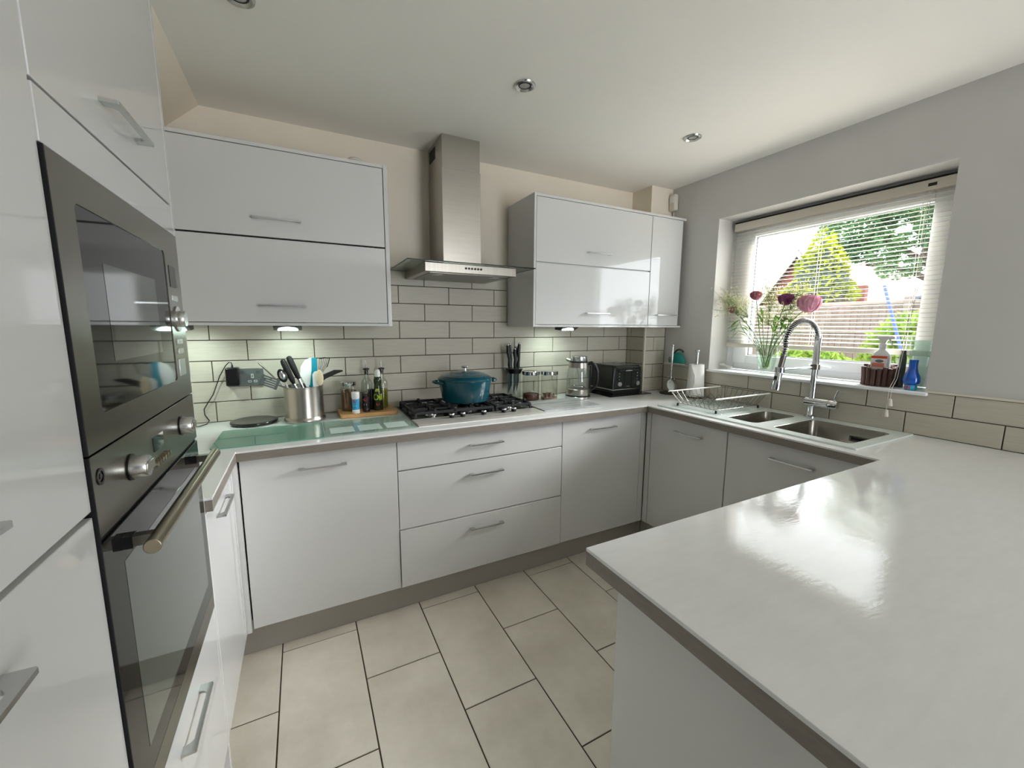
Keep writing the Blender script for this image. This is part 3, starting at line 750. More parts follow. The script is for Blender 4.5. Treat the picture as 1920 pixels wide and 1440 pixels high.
t = thing('mixer_tap', 'chrome spring-neck mixer tap with pull-down spray head', 'tap', (2.635,-1.242,ZT+.0065))
TY_, TZ = -1.242, ZT+.0067
MB().lathe([(0,0),(.026,0),(.026,.005),(.017,.010),(.0155,.012),(.0155,.40),(.017,.402),(.017,.432),(0,.432)], (2.635,TY_,TZ), 24).build('column', 'chrome', t)
MB().cyl((2.635,TY_+.028,1.003), .0235, -.110, 'y', 24).build('valve_body', 'chrome', t, bevel=.002)
lv = MB().lathe([(0,0),(.0235,0),(.0225,-.030),(.018,-.036),(0,-.036)], (2.635,TY_-.084,1.003), 24, axis='y').build('lever_cap', 'chrome', t)
MB().tube([(2.635,TY_-.102,1.018),(2.632,TY_-.108,1.050),(2.630,TY_-.118,1.082)], [.0055,.005,.0045], 10).build('lever', 'chrome', lv)
path = []
for k in range(33):
    a = PI*k/32.0*1.06
    path.append(Vector((2.492+.143*math.cos(a), TY_, 1.315+.112*math.sin(a))))
path = [Vector((2.635,TY_,1.30))]+path+[Vector((2.343,TY_,1.255))]
MB().tube(path, .0085, 12).build('hose', 'black_plastic', t)
# the coil spring round the hose
def resample(P, n):
    d = [0]
    for a,b in zip(P,P[1:]): d.append(d[-1]+(b-a).length)
    out = []; j = 0
    for k in range(n):
        s = d[-1]*k/(n-1)
        while j < len(P)-2 and d[j+1] < s: j += 1
        f = (s-d[j])/max(1e-9, d[j+1]-d[j]); out.append(P[j].lerp(P[j+1], min(1,f)))
    return out
turns, per = 46, 10
Q = resample(path, turns*per); sp = []
for k,q in enumerate(Q):
    tg = (Q[min(k+1,len(Q)-1)]-Q[max(k-1,0)]).normalized(); u = Vector((0,1,0)); v = tg.cross(u)
    a = 2*PI*k/per; sp.append(q+.0125*(math.cos(a)*u+math.sin(a)*v))
MB().tube(sp, .0022, 5).build('spring', 'satin_chrome', t)
MB().tube([(2.345,TY_,1.262),(2.340,TY_,1.245),(2.322,TY_,1.190)], [.0135,.0125,.0125], 14).build('collar', 'steel_dark', t)
hdp = MB().tube([(2.324,TY_,1.196),(2.318,TY_,1.178),(2.313,TY_,1.155),(2.304,TY_,1.105),(2.300,TY_,1.088)], [.0150,.0160,.0170,.0225,.0215], 18).build('spray_head', 'chrome', t)
MB().obox((2.2945,TY_,1.135), (.16,0,1), .022, (0,1,0), .0065, (1,0,-.16), .004).build('spray_button', 'black_plastic', hdp)
MB().tube([(2.635,TY_,1.188),(2.332,TY_,1.188)], .0048, 10).build('holder_arm', 'chrome', t)
MB().lathe([(.0158,-.013),(.021,-.013),(.021,.013),(.0158,.013)], (2.635,TY_,1.188), 20).build('holder_ring', 'steel_dark', t)
MB().lathe([(.0165,-.012),(.0215,-.012),(.0215,.012),(.0165,.012)], (2.322,TY_,1.186), 20).build('holder_ring', 'chrome', t)

# ------------------------------------------------------------------ things on the hob wall worktop
glass_mat('clear_glass', (.96,.975,.97), .0, 1.45)
glass_mat('jar_glass', (.95,.95,.935), .02, 1.45)
glass_mat('bottle_glass', (.95,.965,.95), .0, 1.45)
glass_mat('board_green', (.62,.80,.73), .06, 1.5, .5, '#8fc2b0')
glass_mat('board_pale', (.80,.92,.88), .05, 1.5, .30, '#cfe3db')
mat('teal_enamel', '#0e4653', .14, spec=.5, coat=.15, var=.10, vscale=5)
mat('teal_dark', '#0f3c48', .14, spec=.6, coat=.6)
mat('wood_board', '#c79a63', .5, var=.18, vscale=5, stretch=(2,14,2), bump=.05, bscale=20)
mat('marble', '#b9bbbb', .25, var=.22, vscale=3.2, stretch=(1.2,6,1), tint='#8f9394')
mat('charcoal_glass', '#1e2422', .12)
mat('salt_white', '#e6e4e2', .45)
mat('label_blue', '#3a9fd0', .4)
mat('label_red', '#c0323a', .4)
mat('label_black', '#1a1315', .4)
mat('label_white', '#eeeeee', .45)
mat('lime', '#c2d234', .4)
mat('oil_green', '#26301a', .15, spec=.6)
mat('pepper_dark', '#2a1d19', .25)
mat('coffee', '#5a3626', .8, var=.25, vscale=60, bump=.4, bscale=200)
mat('spice', '#7d5a3b', .8, var=.3, vscale=50, bump=.4, bscale=150)
mat('tea_bags', '#b79a8b', .8, var=.2, vscale=40)
mat('olive_oil', '#7d7a1f', .1, spec=.6)
mat('teal_silicone', '#168aa0', .35)
mat('ceramic', '#eef0ee', .2)
mat('wooden', '#e3d2b2', .5, var=.08, vscale=12)
mat('grey_utensil', '#5a5f61', .4)
mat('paper', '#ecebe8', .85, bump=.15, bscale=120)
mat('fabric_teal', '#1d8a80', .5)
mat('bronze_dark', '#3b302c', .35, metal=.6)

# glass worktop savers
def flat_board(name, x0, x1, y0, y1, z0, th, matn, label, cat='chopping board', r=.006):
    o = plate(rrect((x0+x1)/2,(y0+y1)/2,(x1-x0)/2,(y1-y0)/2,r,3), [], z0, z0+th).build(name, matn, loc=((x0+x1)/2,(y0+y1)/2,z0), smooth=False)
    return tag(o, label, cat)
flat_board('glass_board', -.092, .308, -.548, -.245, ZT+.0006, .005, 'board_green', 'green tinted glass worktop saver on the corner worktop')
bd = flat_board('glass_board', .312, .706, -.548, -.245, ZT+.0006, .005, 'board_pale', 'pale clear glass worktop saver beside the hob')
mat('print_olive', '#8d9a6a', .4, var=.2, vscale=20); mat('print_pale', '#c4d8cf', .3)
for i in range(3):
    MB().box(.335+i*.12, .435+i*.12, -.51, -.40, ZT+.0057, ZT+.0059).build('printed_panel', 'print_pale', bd)
    for k in range(7):
        a = random.random()*6.28; x = .345+i*.12+k*.013; y = -.335+random.uniform(-.018,.018)
        MB().obox((x,y,ZT+.0058), (math.cos(a),math.sin(a),0), .008, (-math.sin(a),math.cos(a),0), .0035, (0,0,1), .0001).build('printed_leaf', 'print_olive', bd)
flat_board('marble_board', 1.425, 1.822, -.518, -.240, ZT+.0006, .012, 'marble', 'grey marble slab lying right of the hob', 'marble slab')
mt_ = thing('slatted_mat', 'dark slatted mat under the toaster', 'mat', (2.25,-.2,ZT))
for k in range(14):
    x = 2.085+k*.0275
    MB().box(x, x+.021, -.292, -.035 if x < 2.44 else -.20, ZT+.0006, ZT+.0050).build('slat', 'charcoal_glass', mt_)
# black disc
o = MB().lathe([(0,.0),(.092,.0),(.099,.003),(.101,.010),(.099,.015),(.094,.0165),(.088,.0160),(0,.0160)], (.017,-.105,ZT+.0006), 44).build('charging_disc', 'charcoal_glass', loc=(.017,-.105,ZT))
tag(o, 'flat round black disc on the worktop by the socket', 'disc')
# wooden board
flat_board('wooden_board', .398, .690, -.200, -.020, ZT+.0006, .019, 'wood_board', 'small wooden chopping board carrying oils and seasoning', 'chopping board', .012).modifiers.new('bevel','BEVEL').width = .003
WZ = ZT+.0200

# salt grinder, pepper grinder, oil spray, spice jar, two oil bottles
def shaker(x, y, label, dark):
    t = thing('seasoning_grinder', label, 'grinder', (x,y,WZ), 'seasoning grinders on the wooden board')
    MB().lathe([(0,0),(.0185,0),(.0190,.003),(.0190,.018),(.0180,.020),(0,.020)], (x,y,WZ), 22).build('foot', 'pepper_dark' if dark else 'salt_white', t)
    MB().lathe([(0,.020),(.0180,.020),(.0180,.076),(0,.076)], (x,y,WZ), 22).build('bottle', 'label_black' if dark else 'label_blue', t)
    MB().lathe([(0,.076),(.0178,.076),(.0200,.084),(.0205,.108),(.0190,.112),(0,.112)], (x,y,WZ), 22).build('grinder_cap', 'clear_glass' if dark else 'salt_white', t)
    MB().lathe([(0,.077),(.0150,.077),(.0150,.098),(0,.098)], (x,y,WZ), 16).build('contents', 'pepper_dark' if dark else 'salt_white', t)
    ang = -PI/2-.33
    q = MB().add([(.011*math.cos(2*PI*k/20), .0075*math.sin(2*PI*k/20), 0) for k in range(20)], [tuple(range(20))])
    wrap(q, (x,y), .0186, ang, WZ+.066).build('oval_badge', 'label_red', t, fix=False)
    q = MB().add([(-.007,-.004,0),(.007,-.004,0),(.007,.004,0),(-.007,.004,0)], [(0,1,2,3)])
    wrap(q, (x,y), .0184, ang, WZ+.040).build('label_panel', 'label_white' if dark else 'salt_white', t, fix=False)
shaker(.478, -.172, 'white salt grinder with a blue label on the wooden board', False)
shaker(.532, -.150, 'dark pepper grinder with a red oval badge on the wooden board', True)
t = thing('oil_spray_bottle', 'dark green oil spray bottle with white cap and lime lettering', 'bottle', (.598,-.135,WZ))
ox, oy = .598, -.135
MB().lathe([(0,0),(.0225,0),(.0240,.004),(.0240,.085),(.0225,.110),(.0190,.130),(.0185,.140),(.0205,.150),(.0210,.165),(.0180,.178),(.0150,.182),(0,.182)], (ox,oy,WZ), 26).build('body', 'oil_green', t)
MB().lathe([(0,.183),(.0155,.183),(.0160,.186),(.0160,.202),(.0125,.214),(.006,.220),(0,.220)], (ox,oy,WZ), 20).build('cap', 'white_plastic', t)
ang = -PI/2-.30
q = text_mb('Oil', .046, True); q.v = [(x*.92, y*1.05, 0) for x,y,z in q.v]
wrap(q, (ox,oy), .0246, ang, WZ+.072).build('lettering', 'lime', t, fix=False)
for k,(wd,z) in enumerate(((.018,.116),(.024,.108))):
    q = MB().add([(-wd/2,-.0025,0),(0,-.0025,0),(wd/2,-.0025,0),(wd/2,.0025,0),(0,.0025,0),(-wd/2,.0025,0)], [(0,1,4,5),(1,2,3,4)])
    wrap(q, (ox,oy), .0240, ang, WZ+z).build('small_print', 'lime', t, fix=False)
q = MB().add([(.011*math.cos(2*PI*k/20), .006*math.sin(2*PI*k/20), 0) for k in range(20)], [tuple(range(20))])
wrap(q, (ox,oy), .0246, ang, WZ+.034).build('oval_badge', 'label_red', t, fix=False)
t = thing('spice_jar', 'glass jar of brown spice with clip lid behind the salt grinder', 'jar', (.455,-.075,WZ))
MB().lathe([(.0,.0),(.040,0),(.042,.004),(.042,.118),(.037,.128),(.037,.134),(.035,.134),(.035,.127),(.040,.117),(.040,.005),(0,.005)], (.455,-.075,WZ), 30).build('glass', 'jar_glass', t)
MB().lathe([(0,.0055),(.0392,.0055),(.0392,.105),(.022,.112),(0,.116)], (.455,-.075,WZ), 26).build('contents', 'spice', t)
MB().lathe([(0,.136),(.0385,.136),(.0395,.139),(.0395,.155),(.036,.158),(0,.158)], (.455,-.075,WZ), 30).build('lid', 'chrome', t)
def oil_bottle(x, y, label, fill):
    t = thing('oil_bottle', label, 'bottle', (x,y,WZ), 'pourer bottles on the wooden board')
    MB().lathe([(0,0),(.029,0),(.031,.004),(.031,.140),(.027,.152),(.0145,.166),(.0120,.172),(.0120,.205),(.0135,.207),(.0135,.214),(.0105,.214),(.0105,.173),(.025,.150),(.029,.139),(.029,.006),(0,.006)], (x,y,WZ), 28).build('glass', 'bottle_glass', t)
    MB().lathe([(0,.0065),(.0286,.0065),(.0286,fill),(0,fill)], (x,y,WZ), 24).build('contents', 'olive_oil' if fill > .05 else 'pepper_dark', t)
    MB().lathe([(0,.190),(.0098,.190),(.0100,.214),(.0175,.215),(.0175,.220),(.006,.224),(0,.224)], (x,y,WZ), 18).build('stopper', 'black_plastic', t)
    MB().tube([(x,y,WZ+.222),(x-.001,y,WZ+.250),(x-.005,y,WZ+.268)], [.0035,.003,.0022], 8).build('spout', 'satin_chrome', t)
    MB().tube([(x,y,WZ+.19),(x,y,WZ+.150)], .0016, 6).build('air_tube', 'satin_chrome', t)
oil_bottle(.552, -.054, 'glass pourer bottle with black stopper standing behind the pepper grinder', .03)
oil_bottle(.632, -.062, 'glass pourer bottle half full of oil behind the spray bottle', .105)
o = MB().lathe([(0,0),(.016,0),(.018,.003),(.018,.108),(.015,.112),(0,.112)], (.568,-.100,WZ), 20).build('sauce_bottle', 'black_plastic', loc=(.568,-.1,WZ))
tag(o, 'small black bottle between the pepper grinder and the oil spray', 'bottle')

# utensil pot
t = thing('utensil_pot', 'brushed steel utensil pot full of cooking tools', 'pot', (.24,-.137,ZT))
MB().lathe([(0,.0006),(.093,.0006),(.095,.004),(.095,.014),(.0895,.022),(.0885,.026),(.0885,.170),(.0905,.172),(.0905,.176),(.0868,.176),(.0868,.026),(.085,.012),(0,.012)], (.24,-.137,ZT), 48).build('body', 'steel', t)
PX, PY = .24, -.137
def utensil(name, label, bot, tip, shaft_r, matn):
    t = thing(name, label, 'utensil', bot, 'cooking tools in the steel pot')
    b, e = Vector(bot), Vector(tip)
    return t, b, e, (e-b).normalized()
ZI = ZT+.0135
t, b, e, d = utensil('spatula', 'grey silicone spatula leaning left out of the steel pot', (.285,-.12,ZI), (.060,-.155,1.212), 0, '')
MB().tube([b, b.lerp(e,.70)], .004, 8).build('shaft', 'satin_chrome', t)
MB().obox(b.lerp(e,.86), d, (e-b).length*.15, (0,1,0), .009, d.cross(Vector((0,1,0))), .003).build('handle', 'steel_dark', t, bevel=.002)
t, b, e, d = utensil('slotted_turner', 'dark slotted fish slice leaning left towards the socket', (.312,-.155,1.022), (.062,-.165,1.138), 0, '')
MB().tube([b, b.lerp(e,.72)], .0045, 8).build('shaft', 'grey_utensil', t)
n_ = d.cross(Vector((0,1,0)))
for k in range(-2,3): MB().obox(b.lerp(e,.86)+n_*k*.0105, d, .034, n_, .0036, (0,1,0), .0015).build('tine', 'grey_utensil', t)
MB().obox(b.lerp(e,.735), d, .006, n_, .026, (0,1,0), .0018).build('blade_neck', 'grey_utensil', t)
MB().obox(b.lerp(e,.985), d, .005, n_, .026, (0,1,0), .0018).build('blade_edge', 'grey_utensil', t)
t, b, e, d = utensil('serving_spoon', 'black serving spoon with a shiny bowl at the pot front', (.225,-.195,ZI), (.142,-.185,1.188), 0, '')
MB().tube([b, b.lerp(e,.72)], .0045, 8).build('shaft', 'satin_chrome', t)
sp = MB().sphere((0,0,0), .020, .006, .034, 16, 10)
M4 = Matrix.Translation(b.lerp(e,.86)) @ Vector((0,0,1)).rotation_difference(d).to_matrix().to_4x4()
sp.xform(M4).build('bowl', 'black_plastic', t)
sp = MB().sphere((0,-.0035,0), .012, .0045, .022, 14, 8).xform(M4).build('bowl_highlight', 'chrome', t)
for (lab,bx,by,tx,ty,tz,fr) in (('black-handled steel tool, shorter of the two upright black handles',.262,-.150,.156,-.140,1.226,.62),('black-handled steel tool, tallest of the upright black handles',.290,-.120,.182,-.125,1.240,.66)):
    t, b, e, d = utensil('kitchen_tool', lab, (bx,by,ZI), (tx,ty,tz), 0, '')
    MB().tube([b, b.lerp(e,fr)], .0055, 10).build('shaft', 'chrome', t)
    a = b.lerp(e,fr-.03)
    MB().tube([a, a.lerp(e,.15), a.lerp(e,.5), a.lerp(e,.85), a.lerp(e,.97), e], [.007,.012,.0145,.0145,.011,.005], 12).build('handle', 'black_matte', t)
    MB().tube([b.lerp(e,fr-.12), b.lerp(e,fr-.03)], .0075, 10).build('ferrule', 'satin_chrome', t)
t, b, e, d = utensil('scraper', 'white and teal bowl scraper standing upright in the pot', (.262,-.105,ZI), (.290,-.110,1.228), 0, '')
def blade(poly, y, th): return MB().prism(poly, 'y', y-th/2, y+th/2)
blade([(.254,1.08),(.228,1.145),(.233,1.185),(.252,1.215),(.276,1.229),(.284,1.228),(.282,1.17),(.270,1.08)], -.115, .005).build('white_blade', 'ceramic', t, bevel=.0015)
blade([(.2702,1.08),(.2822,1.17),(.2842,1.2282),(.300,1.229),(.309,1.222),(.309,1.17),(.296,1.08)], -.115, .006).build('teal_blade', 'teal_silicone', t, bevel=.0015)
MB().tube([b, (.270,-.113,1.09)], .007, 10).build('stem', 'teal_silicone', t)
t, b, e, d = utensil('wooden_spoon', 'pale round-headed spoon at the right of the pot', (.285,-.17,ZI), (.318,-.190,1.178), 0, '')
MB().tube([b, b.lerp(e,.62)], .005, 10).build('shaft', 'wooden', t)
MB().sphere((.314,-.192,1.134), .0175, .0055, .040, 18, 12).build('head', 'wooden', t)
t, b, e, d = utensil('spatula', 'white square-headed spatula behind the pale spoon', (.275,-.150,ZI), (.296,-.165,1.165), 0, '')
blade([(.283,1.060),(.283,1.150),(.292,1.162),(.309,1.166),(.309,1.060)], -.168, .004).build('blade', 'ceramic', t, bevel=.001)
MB().tube([b, (.292,-.168,1.07)], .005, 8).build('stem', 'ceramic', t)
t, b, e, d = utensil('kitchen_knife', 'black-handled tool sticking out to the right of the pot', (.205,-.11,1.02), (.428,-.140,1.162), 0, '')
MB().tube([b, (.315,-.127,1.102)], .004, 8).build('shaft', 'satin_chrome', t)
MB().prism([(.322,1.105),(.326,1.142),(.385,1.165),(.424,1.163),(.428,1.157),(.400,1.147),(.345,1.123)], 'y', -.150, -.134).build('handle', 'black_matte', t, bevel=.003)
t, b, e, d = utensil('wire_masher', 'wire masher with a black edge at the top right of the pot', (.290,-.095,ZI), (.368,-.100,1.225), 0, '')
wm = MB()
for k in range(6): wm.tube([(.300+k*.004,-.10,1.10),(.312+k*.004,-.10,1.15),(.318+k*.008,-.10-.004*(k%2),1.19),(.322+k*.0095,-.10,1.222)], .0014, 5)
wm.build('wires', 'chrome', t)
MB().tube([(.322,-.10,1.222),(.345,-.10,1.226),(.369,-.10,1.223),(.362,-.10,1.200),(.354,-.10,1.178)], .0028, 8).build('black_edge', 'black_plastic', t)
MB().tube([b, (.305,-.10,1.11)], .005, 8).build('stem', 'chrome', t)

# socket, adaptor and lead
t = thing('double_socket', 'grey double wall socket behind the utensil pot', 'socket', (-.01,-.001,1.13))
MB().box(-.090, .064, -.0102, -.0005, 1.088, 1.176).build('plate', 'grey_plate', t, bevel=.002)
for x in (-.028, .040):
    MB().box(x-.008, x+.008, -.0125, -.0100, 1.150, 1.165).build('rocker', 'grey_utensil', t)
so_ = MB()
so_.frame('y', -.0108, -.0100, (.010,.020,1.128,1.148), (.012,.018,1.130,1.146))
for (x0,x1) in ((-.004,.010),(.020,.034)): so_.frame('y', -.0108, -.0100, (x0,x1,1.107,1.117), (x0+.002,x1-.002,1.109,1.115))
so_.build('pin_outlines', 'label_white', t)
t = thing('plug_adaptor', 'black plug-in power adaptor in the wall socket', 'adaptor', (-.06,-.03,1.13))
MB().box(-.090, -.036, -.062, -.0110, 1.098, 1.186).build('body', 'black_plastic', t, bevel=.005)
MB().tube([(-.062,-.035,1.184),(-.062,-.037,1.200)], [.005,.003], 8).build('strain_relief', 'black_plastic', t)
lp = [(-.062,-.037,1.198),(-.064,-.037,1.210),(-.074,-.034,1.212),(-.090,-.028,1.195),(-.118,-.020,1.145),(-.152,-.014,1.055),(-.180,-.012,1.010),(-.194,-.012,.985),(-.192,-.013,.958),(-.176,-.020,.930),(-.182,-.050,.9205),(-.205,-.085,.9195),(-.26,-.11,.9195)]
o = MB().tube(lp, .0022, 7).build('power_lead', 'black_plastic', loc=(-.15,-.03,ZT))
tag(o, 'thin black lead trailing from the adaptor down to the worktop', 'cable')

# casserole
t = thing('casserole_pot', 'round teal enamel casserole pot with lid on the hob', 'casserole', (1.058,-.25,GZ))
cx, cy, cz = 1.058, -.25, GZ+.0125
MB().lathe([(0,0),(.118,0),(.128,.006),(.134,.03),(.145,.095),(.148,.118),(.151,.120),(.151,.124),(.143,.124),(.140,.095),(.128,.03),(.118,.010),(0,.008)], (cx,cy,cz), 56).build('body', 'teal_enamel', t)
lid = MB().lathe([(.153,.1245),(.1545,.128),(.152,.133),(.146,.136),(.130,.146),(.126,.1455),(.110,.155),(.106,.1545),(.085,.163),(.050,.169),(.020,.171),(0,.171)], (cx,cy,cz), 56).build('lid', 'teal_enamel', t)
MB().lathe([(0,.171),(.008,.171),(.007,.186),(.020,.190),(.0215,.194),(.020,.197),(0,.198)], (cx,cy,cz), 24).build('knob', 'satin_chrome', lid)
for s in (-1, 1):
    P = []
    for k in range(13):
        a = -PI/2+PI*k/12
        P.append((cx+s*(.147+.036*math.cos(a)), cy+.052*math.sin(a), cz+.112+.004*math.cos(a)))
    MB().tube(P, .0075, 10).build('side_handle', 'teal_enamel', t)

# knife block
mat('knife_blade', '#39424a', .3, metal=.5)
t = thing('knife_block', 'clear knife stand holding black-handled knives', 'knife block', (1.468,-.062,ZT))
kx, ky = 1.468, -.062
MB().lathe([(.0,.0006),(.046,.0006),(.046,.196),(.044,.196),(.044,.004),(0,.004)], (kx,ky,ZT), 32).build('clear_body', 'clear_glass', t)
MB().lathe([(.030,.172),(.045,.172),(.0475,.178),(.055,.198),(.056,.204),(.0,.204),(0,.198),(.030,.19)], (kx,ky,ZT), 32).build('holder', 'black_plastic', t)
kn = [(-.050,-.010,.066,-.020,'first'),(-.026,.012,.070,.012,'second'),(-.004,-.018,.040,-.01,'third'),(.016,.010,.052,.01,'fourth'),(.032,-.008,.072,.02,'last')]
for i,(dx,dy,hh,ln,nm) in enumerate(kn):
    bx_, by_ = kx+dx*.75, ky+dy
    k = thing('kitchen_knife', nm+' black-handled knife from the left in the clear knife stand', 'knife', (bx_,by_,1.1215), 'knives in the clear stand')
    z0 = 1.1225
    tipx = bx_+dx*.28
    MB().tube([(bx_,by_,z0),(bx_+dx*.06,by_,z0+.020),(bx_+dx*.10+.003,by_,z0+.055),(bx_+dx*.18-.002,by_,z0+.085+hh*.3),(tipx,by_,z0+.082+hh)], [.0075,.0105,.0090,.0120,.0095], 10).build('handle', 'black_plastic', k)
    MB().tube([(bx_+dx*.06+.004,by_-.007,z0+.006),(bx_+dx*.12+.003,by_-.0062,z0+.06)], [.0045,.0026], 8).build('bolster', 'chrome', k)
    MB().sphere((tipx,by_,z0+.084+hh), .0092, .0092, .008, 10, 6).build('end_cap', 'chrome', k)
    MB().prism([(bx_-.011,z0),(bx_+.009,z0),(bx_+.008,.995+.010*i),(bx_-.011,.960+.012*((i*2)%4))], 'y', by_-.001, by_+.001).build('blade', 'knife_blade', k)

# storage jars
def store_jar(x, y, label, content, h):
    t = thing('storage_jar', label, 'jar', (x,y,ZT), 'glass storage jars')
    MB().lathe([(0,.0006),(.052,.0006),(.055,.004),(.055,.160),(.053,.160),(.053,.005),(0,.005)], (x,y,ZT), 36).build('glass', 'jar_glass', t)
    if content == 'coffee':
        MB().lathe([(0,.0055),(.0522,.0055),(.0522,h),(.030,h+.006),(0,h+.003)], (x,y,ZT), 30).build('contents', 'coffee', t)
    else:
        c = MB().lathe([(0,.0055),(.0522,.0055),(.0522,h*.35),(0,h*.35)], (x,y,ZT), 30)
        for k in range(16):
            a = random.uniform(0,6.28); r = random.uniform(.005,.034); u = Vector((random.uniform(-.5,.5),random.uniform(-.5,.5),1))
            c.obox((x+r*math.cos(a), y+r*math.sin(a), ZT+h*.35+.010), u, .016, Vector((1,0,0)).cross(u), .013, u.cross(Vector((1,0,0)).cross(u)), .0016)
        c.build('contents', 'tea_bags', t)
    MB().lathe([(0,.163),(.055,.163),(.0575,.166),(.0575,.186),(.055,.189),(0,.189)], (x,y,ZT), 36).build('lid', 'chrome', t)
store_jar(1.557, -.130, 'glass storage jar of ground coffee with steel lid', 'coffee', .040)
store_jar(1.672, -.170, 'glass storage jar holding a few tea bags with steel lid', 'tea', .050)

# kettle
t = thing('kettle', 'clear glass kettle with steel bands and a black handle', 'kettle', (1.885,-.195,ZT))
ex, ey = 1.885, -.195
MB().lathe([(0,.0006),(.083,.0006),(.085,.003),(.085,.012),(.082,.015),(0,.015)], (ex,ey,ZT), 40).build('power_base', 'satin_chrome', t)
MB().lathe([(0,.016),(.083,.016),(.083,.022),(0,.022)], (ex,ey,ZT), 40).build('base_gap', 'black_plastic', t)
MB().lathe([(0,.0225),(.080,.0225),(.081,.026),(.079,.062),(.074,.066),(0,.066)], (ex,ey,ZT), 40).build('lower_band', 'steel_h', t)
MB().lathe([(.0765,.0665),(.0775,.10),(.0735,.17),(.066,.205),(.064,.205),(.0715,.17),(.0755,.10),(.0745,.0665)], (ex,ey,ZT), 40).build('glass', 'clear_glass', t)
MB().lathe([(.0655,.2055),(.0670,.2055),(.064,.238),(.060,.240),(.0,.240),(0,.236),(.0600,.236)], (ex,ey,ZT), 40).build('upper_band', 'steel_h', t)
MB().lathe([(0,.2405),(.061,.2405),(.060,.247),(0,.248)], (ex,ey,ZT), 36).build('lid_gasket', 'black_plastic', t)
MB().lathe([(0,.2485),(.056,.2485),(.057,.252),(.055,.278),(.052,.281),(0,.281)], (ex,ey,ZT), 36).build('lid', 'satin_chrome', t)
MB().tube([(ex+.010,ey,ZT+.07),(ex+.004,ey,ZT+.14),(ex-.010,ey,ZT+.20)], .003, 8).build('inner_rod', 'satin_chrome', t)
P = [(ex+.04*math.cos(2*PI*k/24), ey+.04*math.sin(2*PI*k/24), ZT+.078) for k in range(24)]
MB().tube(P, .0035, 8, closed=True).build('element_ring', 'satin_chrome', t)
hd_ = Vector((.86,-.50,0)).normalized()
def hp(r, z): return Vector((ex,ey,ZT+z))+hd_*r
MB().tube([hp(.060,.228),hp(.085,.236),hp(.112,.215),hp(.128,.175),hp(.130,.130),hp(.120,.085),hp(.098,.062),hp(.078,.060)], [.012,.013,.0125,.012,.012,.012,.012,.011], 12).build('handle', 'black_plastic', t)
MB().obox(hp(.078,.128), hd_, .006, Vector((-hd_.y,hd_.x,0)), .016, (0,0,1), .092).build('handle_spine', 'black_plastic', t, bevel=.003)
MB().tube([hp(-.050,.250),hp(-.072,.255),hp(-.080,.262)], [.016,.013,.008], 10).build('spout', 'satin_chrome', t)

# toaster
t = thing('toaster', 'glossy black four-slot toaster on the dark mat', 'toaster', (2.235,-.175,ZT))
x0,x1,y0,y1 = 2.105, 2.365, -.290, -.045; z0 = ZT+.0056
MB().prism([(x0+.010,z0+.004),(x0,z0+.040),(x0+.006,z0+.190),(x0+.020,z0+.207),(x1-.020,z0+.207),(x1-.006,z0+.190),(x1,z0+.040),(x1-.010,z0+.004)], 'y', y0+.004, y1).build('shell', 'enamel_black', t, bevel=.008, seg=3)
MB().box(x0+.012, x1-.012, y0-.002, y0+.006, z0+.052, z0+.196).build('front_panel', 'charcoal_glass', t, bevel=.006, seg=3)
MB().box(x0-.001, x1+.001, y0-.0005, y1+.001, z0+.040, z0+.0455).build('chrome_band', 'chrome', t, bevel=.001)
MB().box(x0+.012, x1-.012, y0+.010, y1-.008, z0, z0+.0055).build('foot', 'black_matte', t)
for (a,b) in ((x0+.035,x0+.115),(x0+.145,x0+.225)):
    for yy in (-.23,-.12): MB().box(a, b, yy-.014, yy+.014, z0+.2055, z0+.2078).build('slot', 'steel_dark', t)
MB().box(x0+.100, x0+.102, y0-.004, y0-.001, z0+.060, z0+.186).build('panel_seam', 'black_gap', t)
MB().box(x0+.162, x0+.164, y0-.004, y0-.001, z0+.060, z0+.186).build('panel_seam', 'black_gap', t)
for xx in (x0+.070, x0+.131, x0+.195):
    MB().box(xx-.030, xx+.030, y0-.012, y0-.002, z0+.168, z0+.176).build('lever', 'chrome' if xx == x0+.131 else 'black_plastic', t, bevel=.002)
for xx in (x0+.050, x0+.212):
    MB().lathe([(0,-.016),(.0145,-.016),(.0160,-.013),(.0165,0),(0,0)], (xx,y0-.002,z0+.082), 22, axis='y').build('dial', 'satin_chrome', t)
    for k in range(3): MB().cyl((xx, y0-.002, z0+.112+k*.021), .0050, -.004, 'y', 12).build('button', 'chrome', t)
MB().box(x0+.118, x0+.146, y0-.0030, y0-.0019, z0+.062, z0+.0645).build('nameplate', 'satin_chrome', t)

# utensil stand with hanging measures
t = thing('utensil_stand', 'tall steel utensil stand on a dark round base in the corner', 'stand', (2.590,-.345,ZT))
ux, uy = 2.590, -.345
MB().lathe([(0,.0006),(.070,.0006),(.072,.004),(.070,.011),(.030,.014),(.012,.018),(0,.018)], (ux,uy,ZT), 36).build('base', 'bronze_dark', t)
MB().tube([(ux,uy,ZT+.016),(ux+.004,uy,ZT+.34)], .0085, 14).build('pole', 'satin_chrome', t)
MB().sphere((ux+.004,uy,ZT+.347), .0125).build('finial', 'chrome', t)
for a in (0, 2.1, 4.2):
    MB().tube([(ux,uy,ZT+.118),(ux+.018*math.cos(a),uy+.018*math.sin(a),ZT+.122),(ux+.026*math.cos(a),uy+.026*math.sin(a),ZT+.112)], .0028, 8).build('hook', 'chrome', t)
t = thing('measuring_cup', 'white measuring scoop hanging on the utensil stand', 'cup', (ux-.018,uy-.014,ZT+.02))
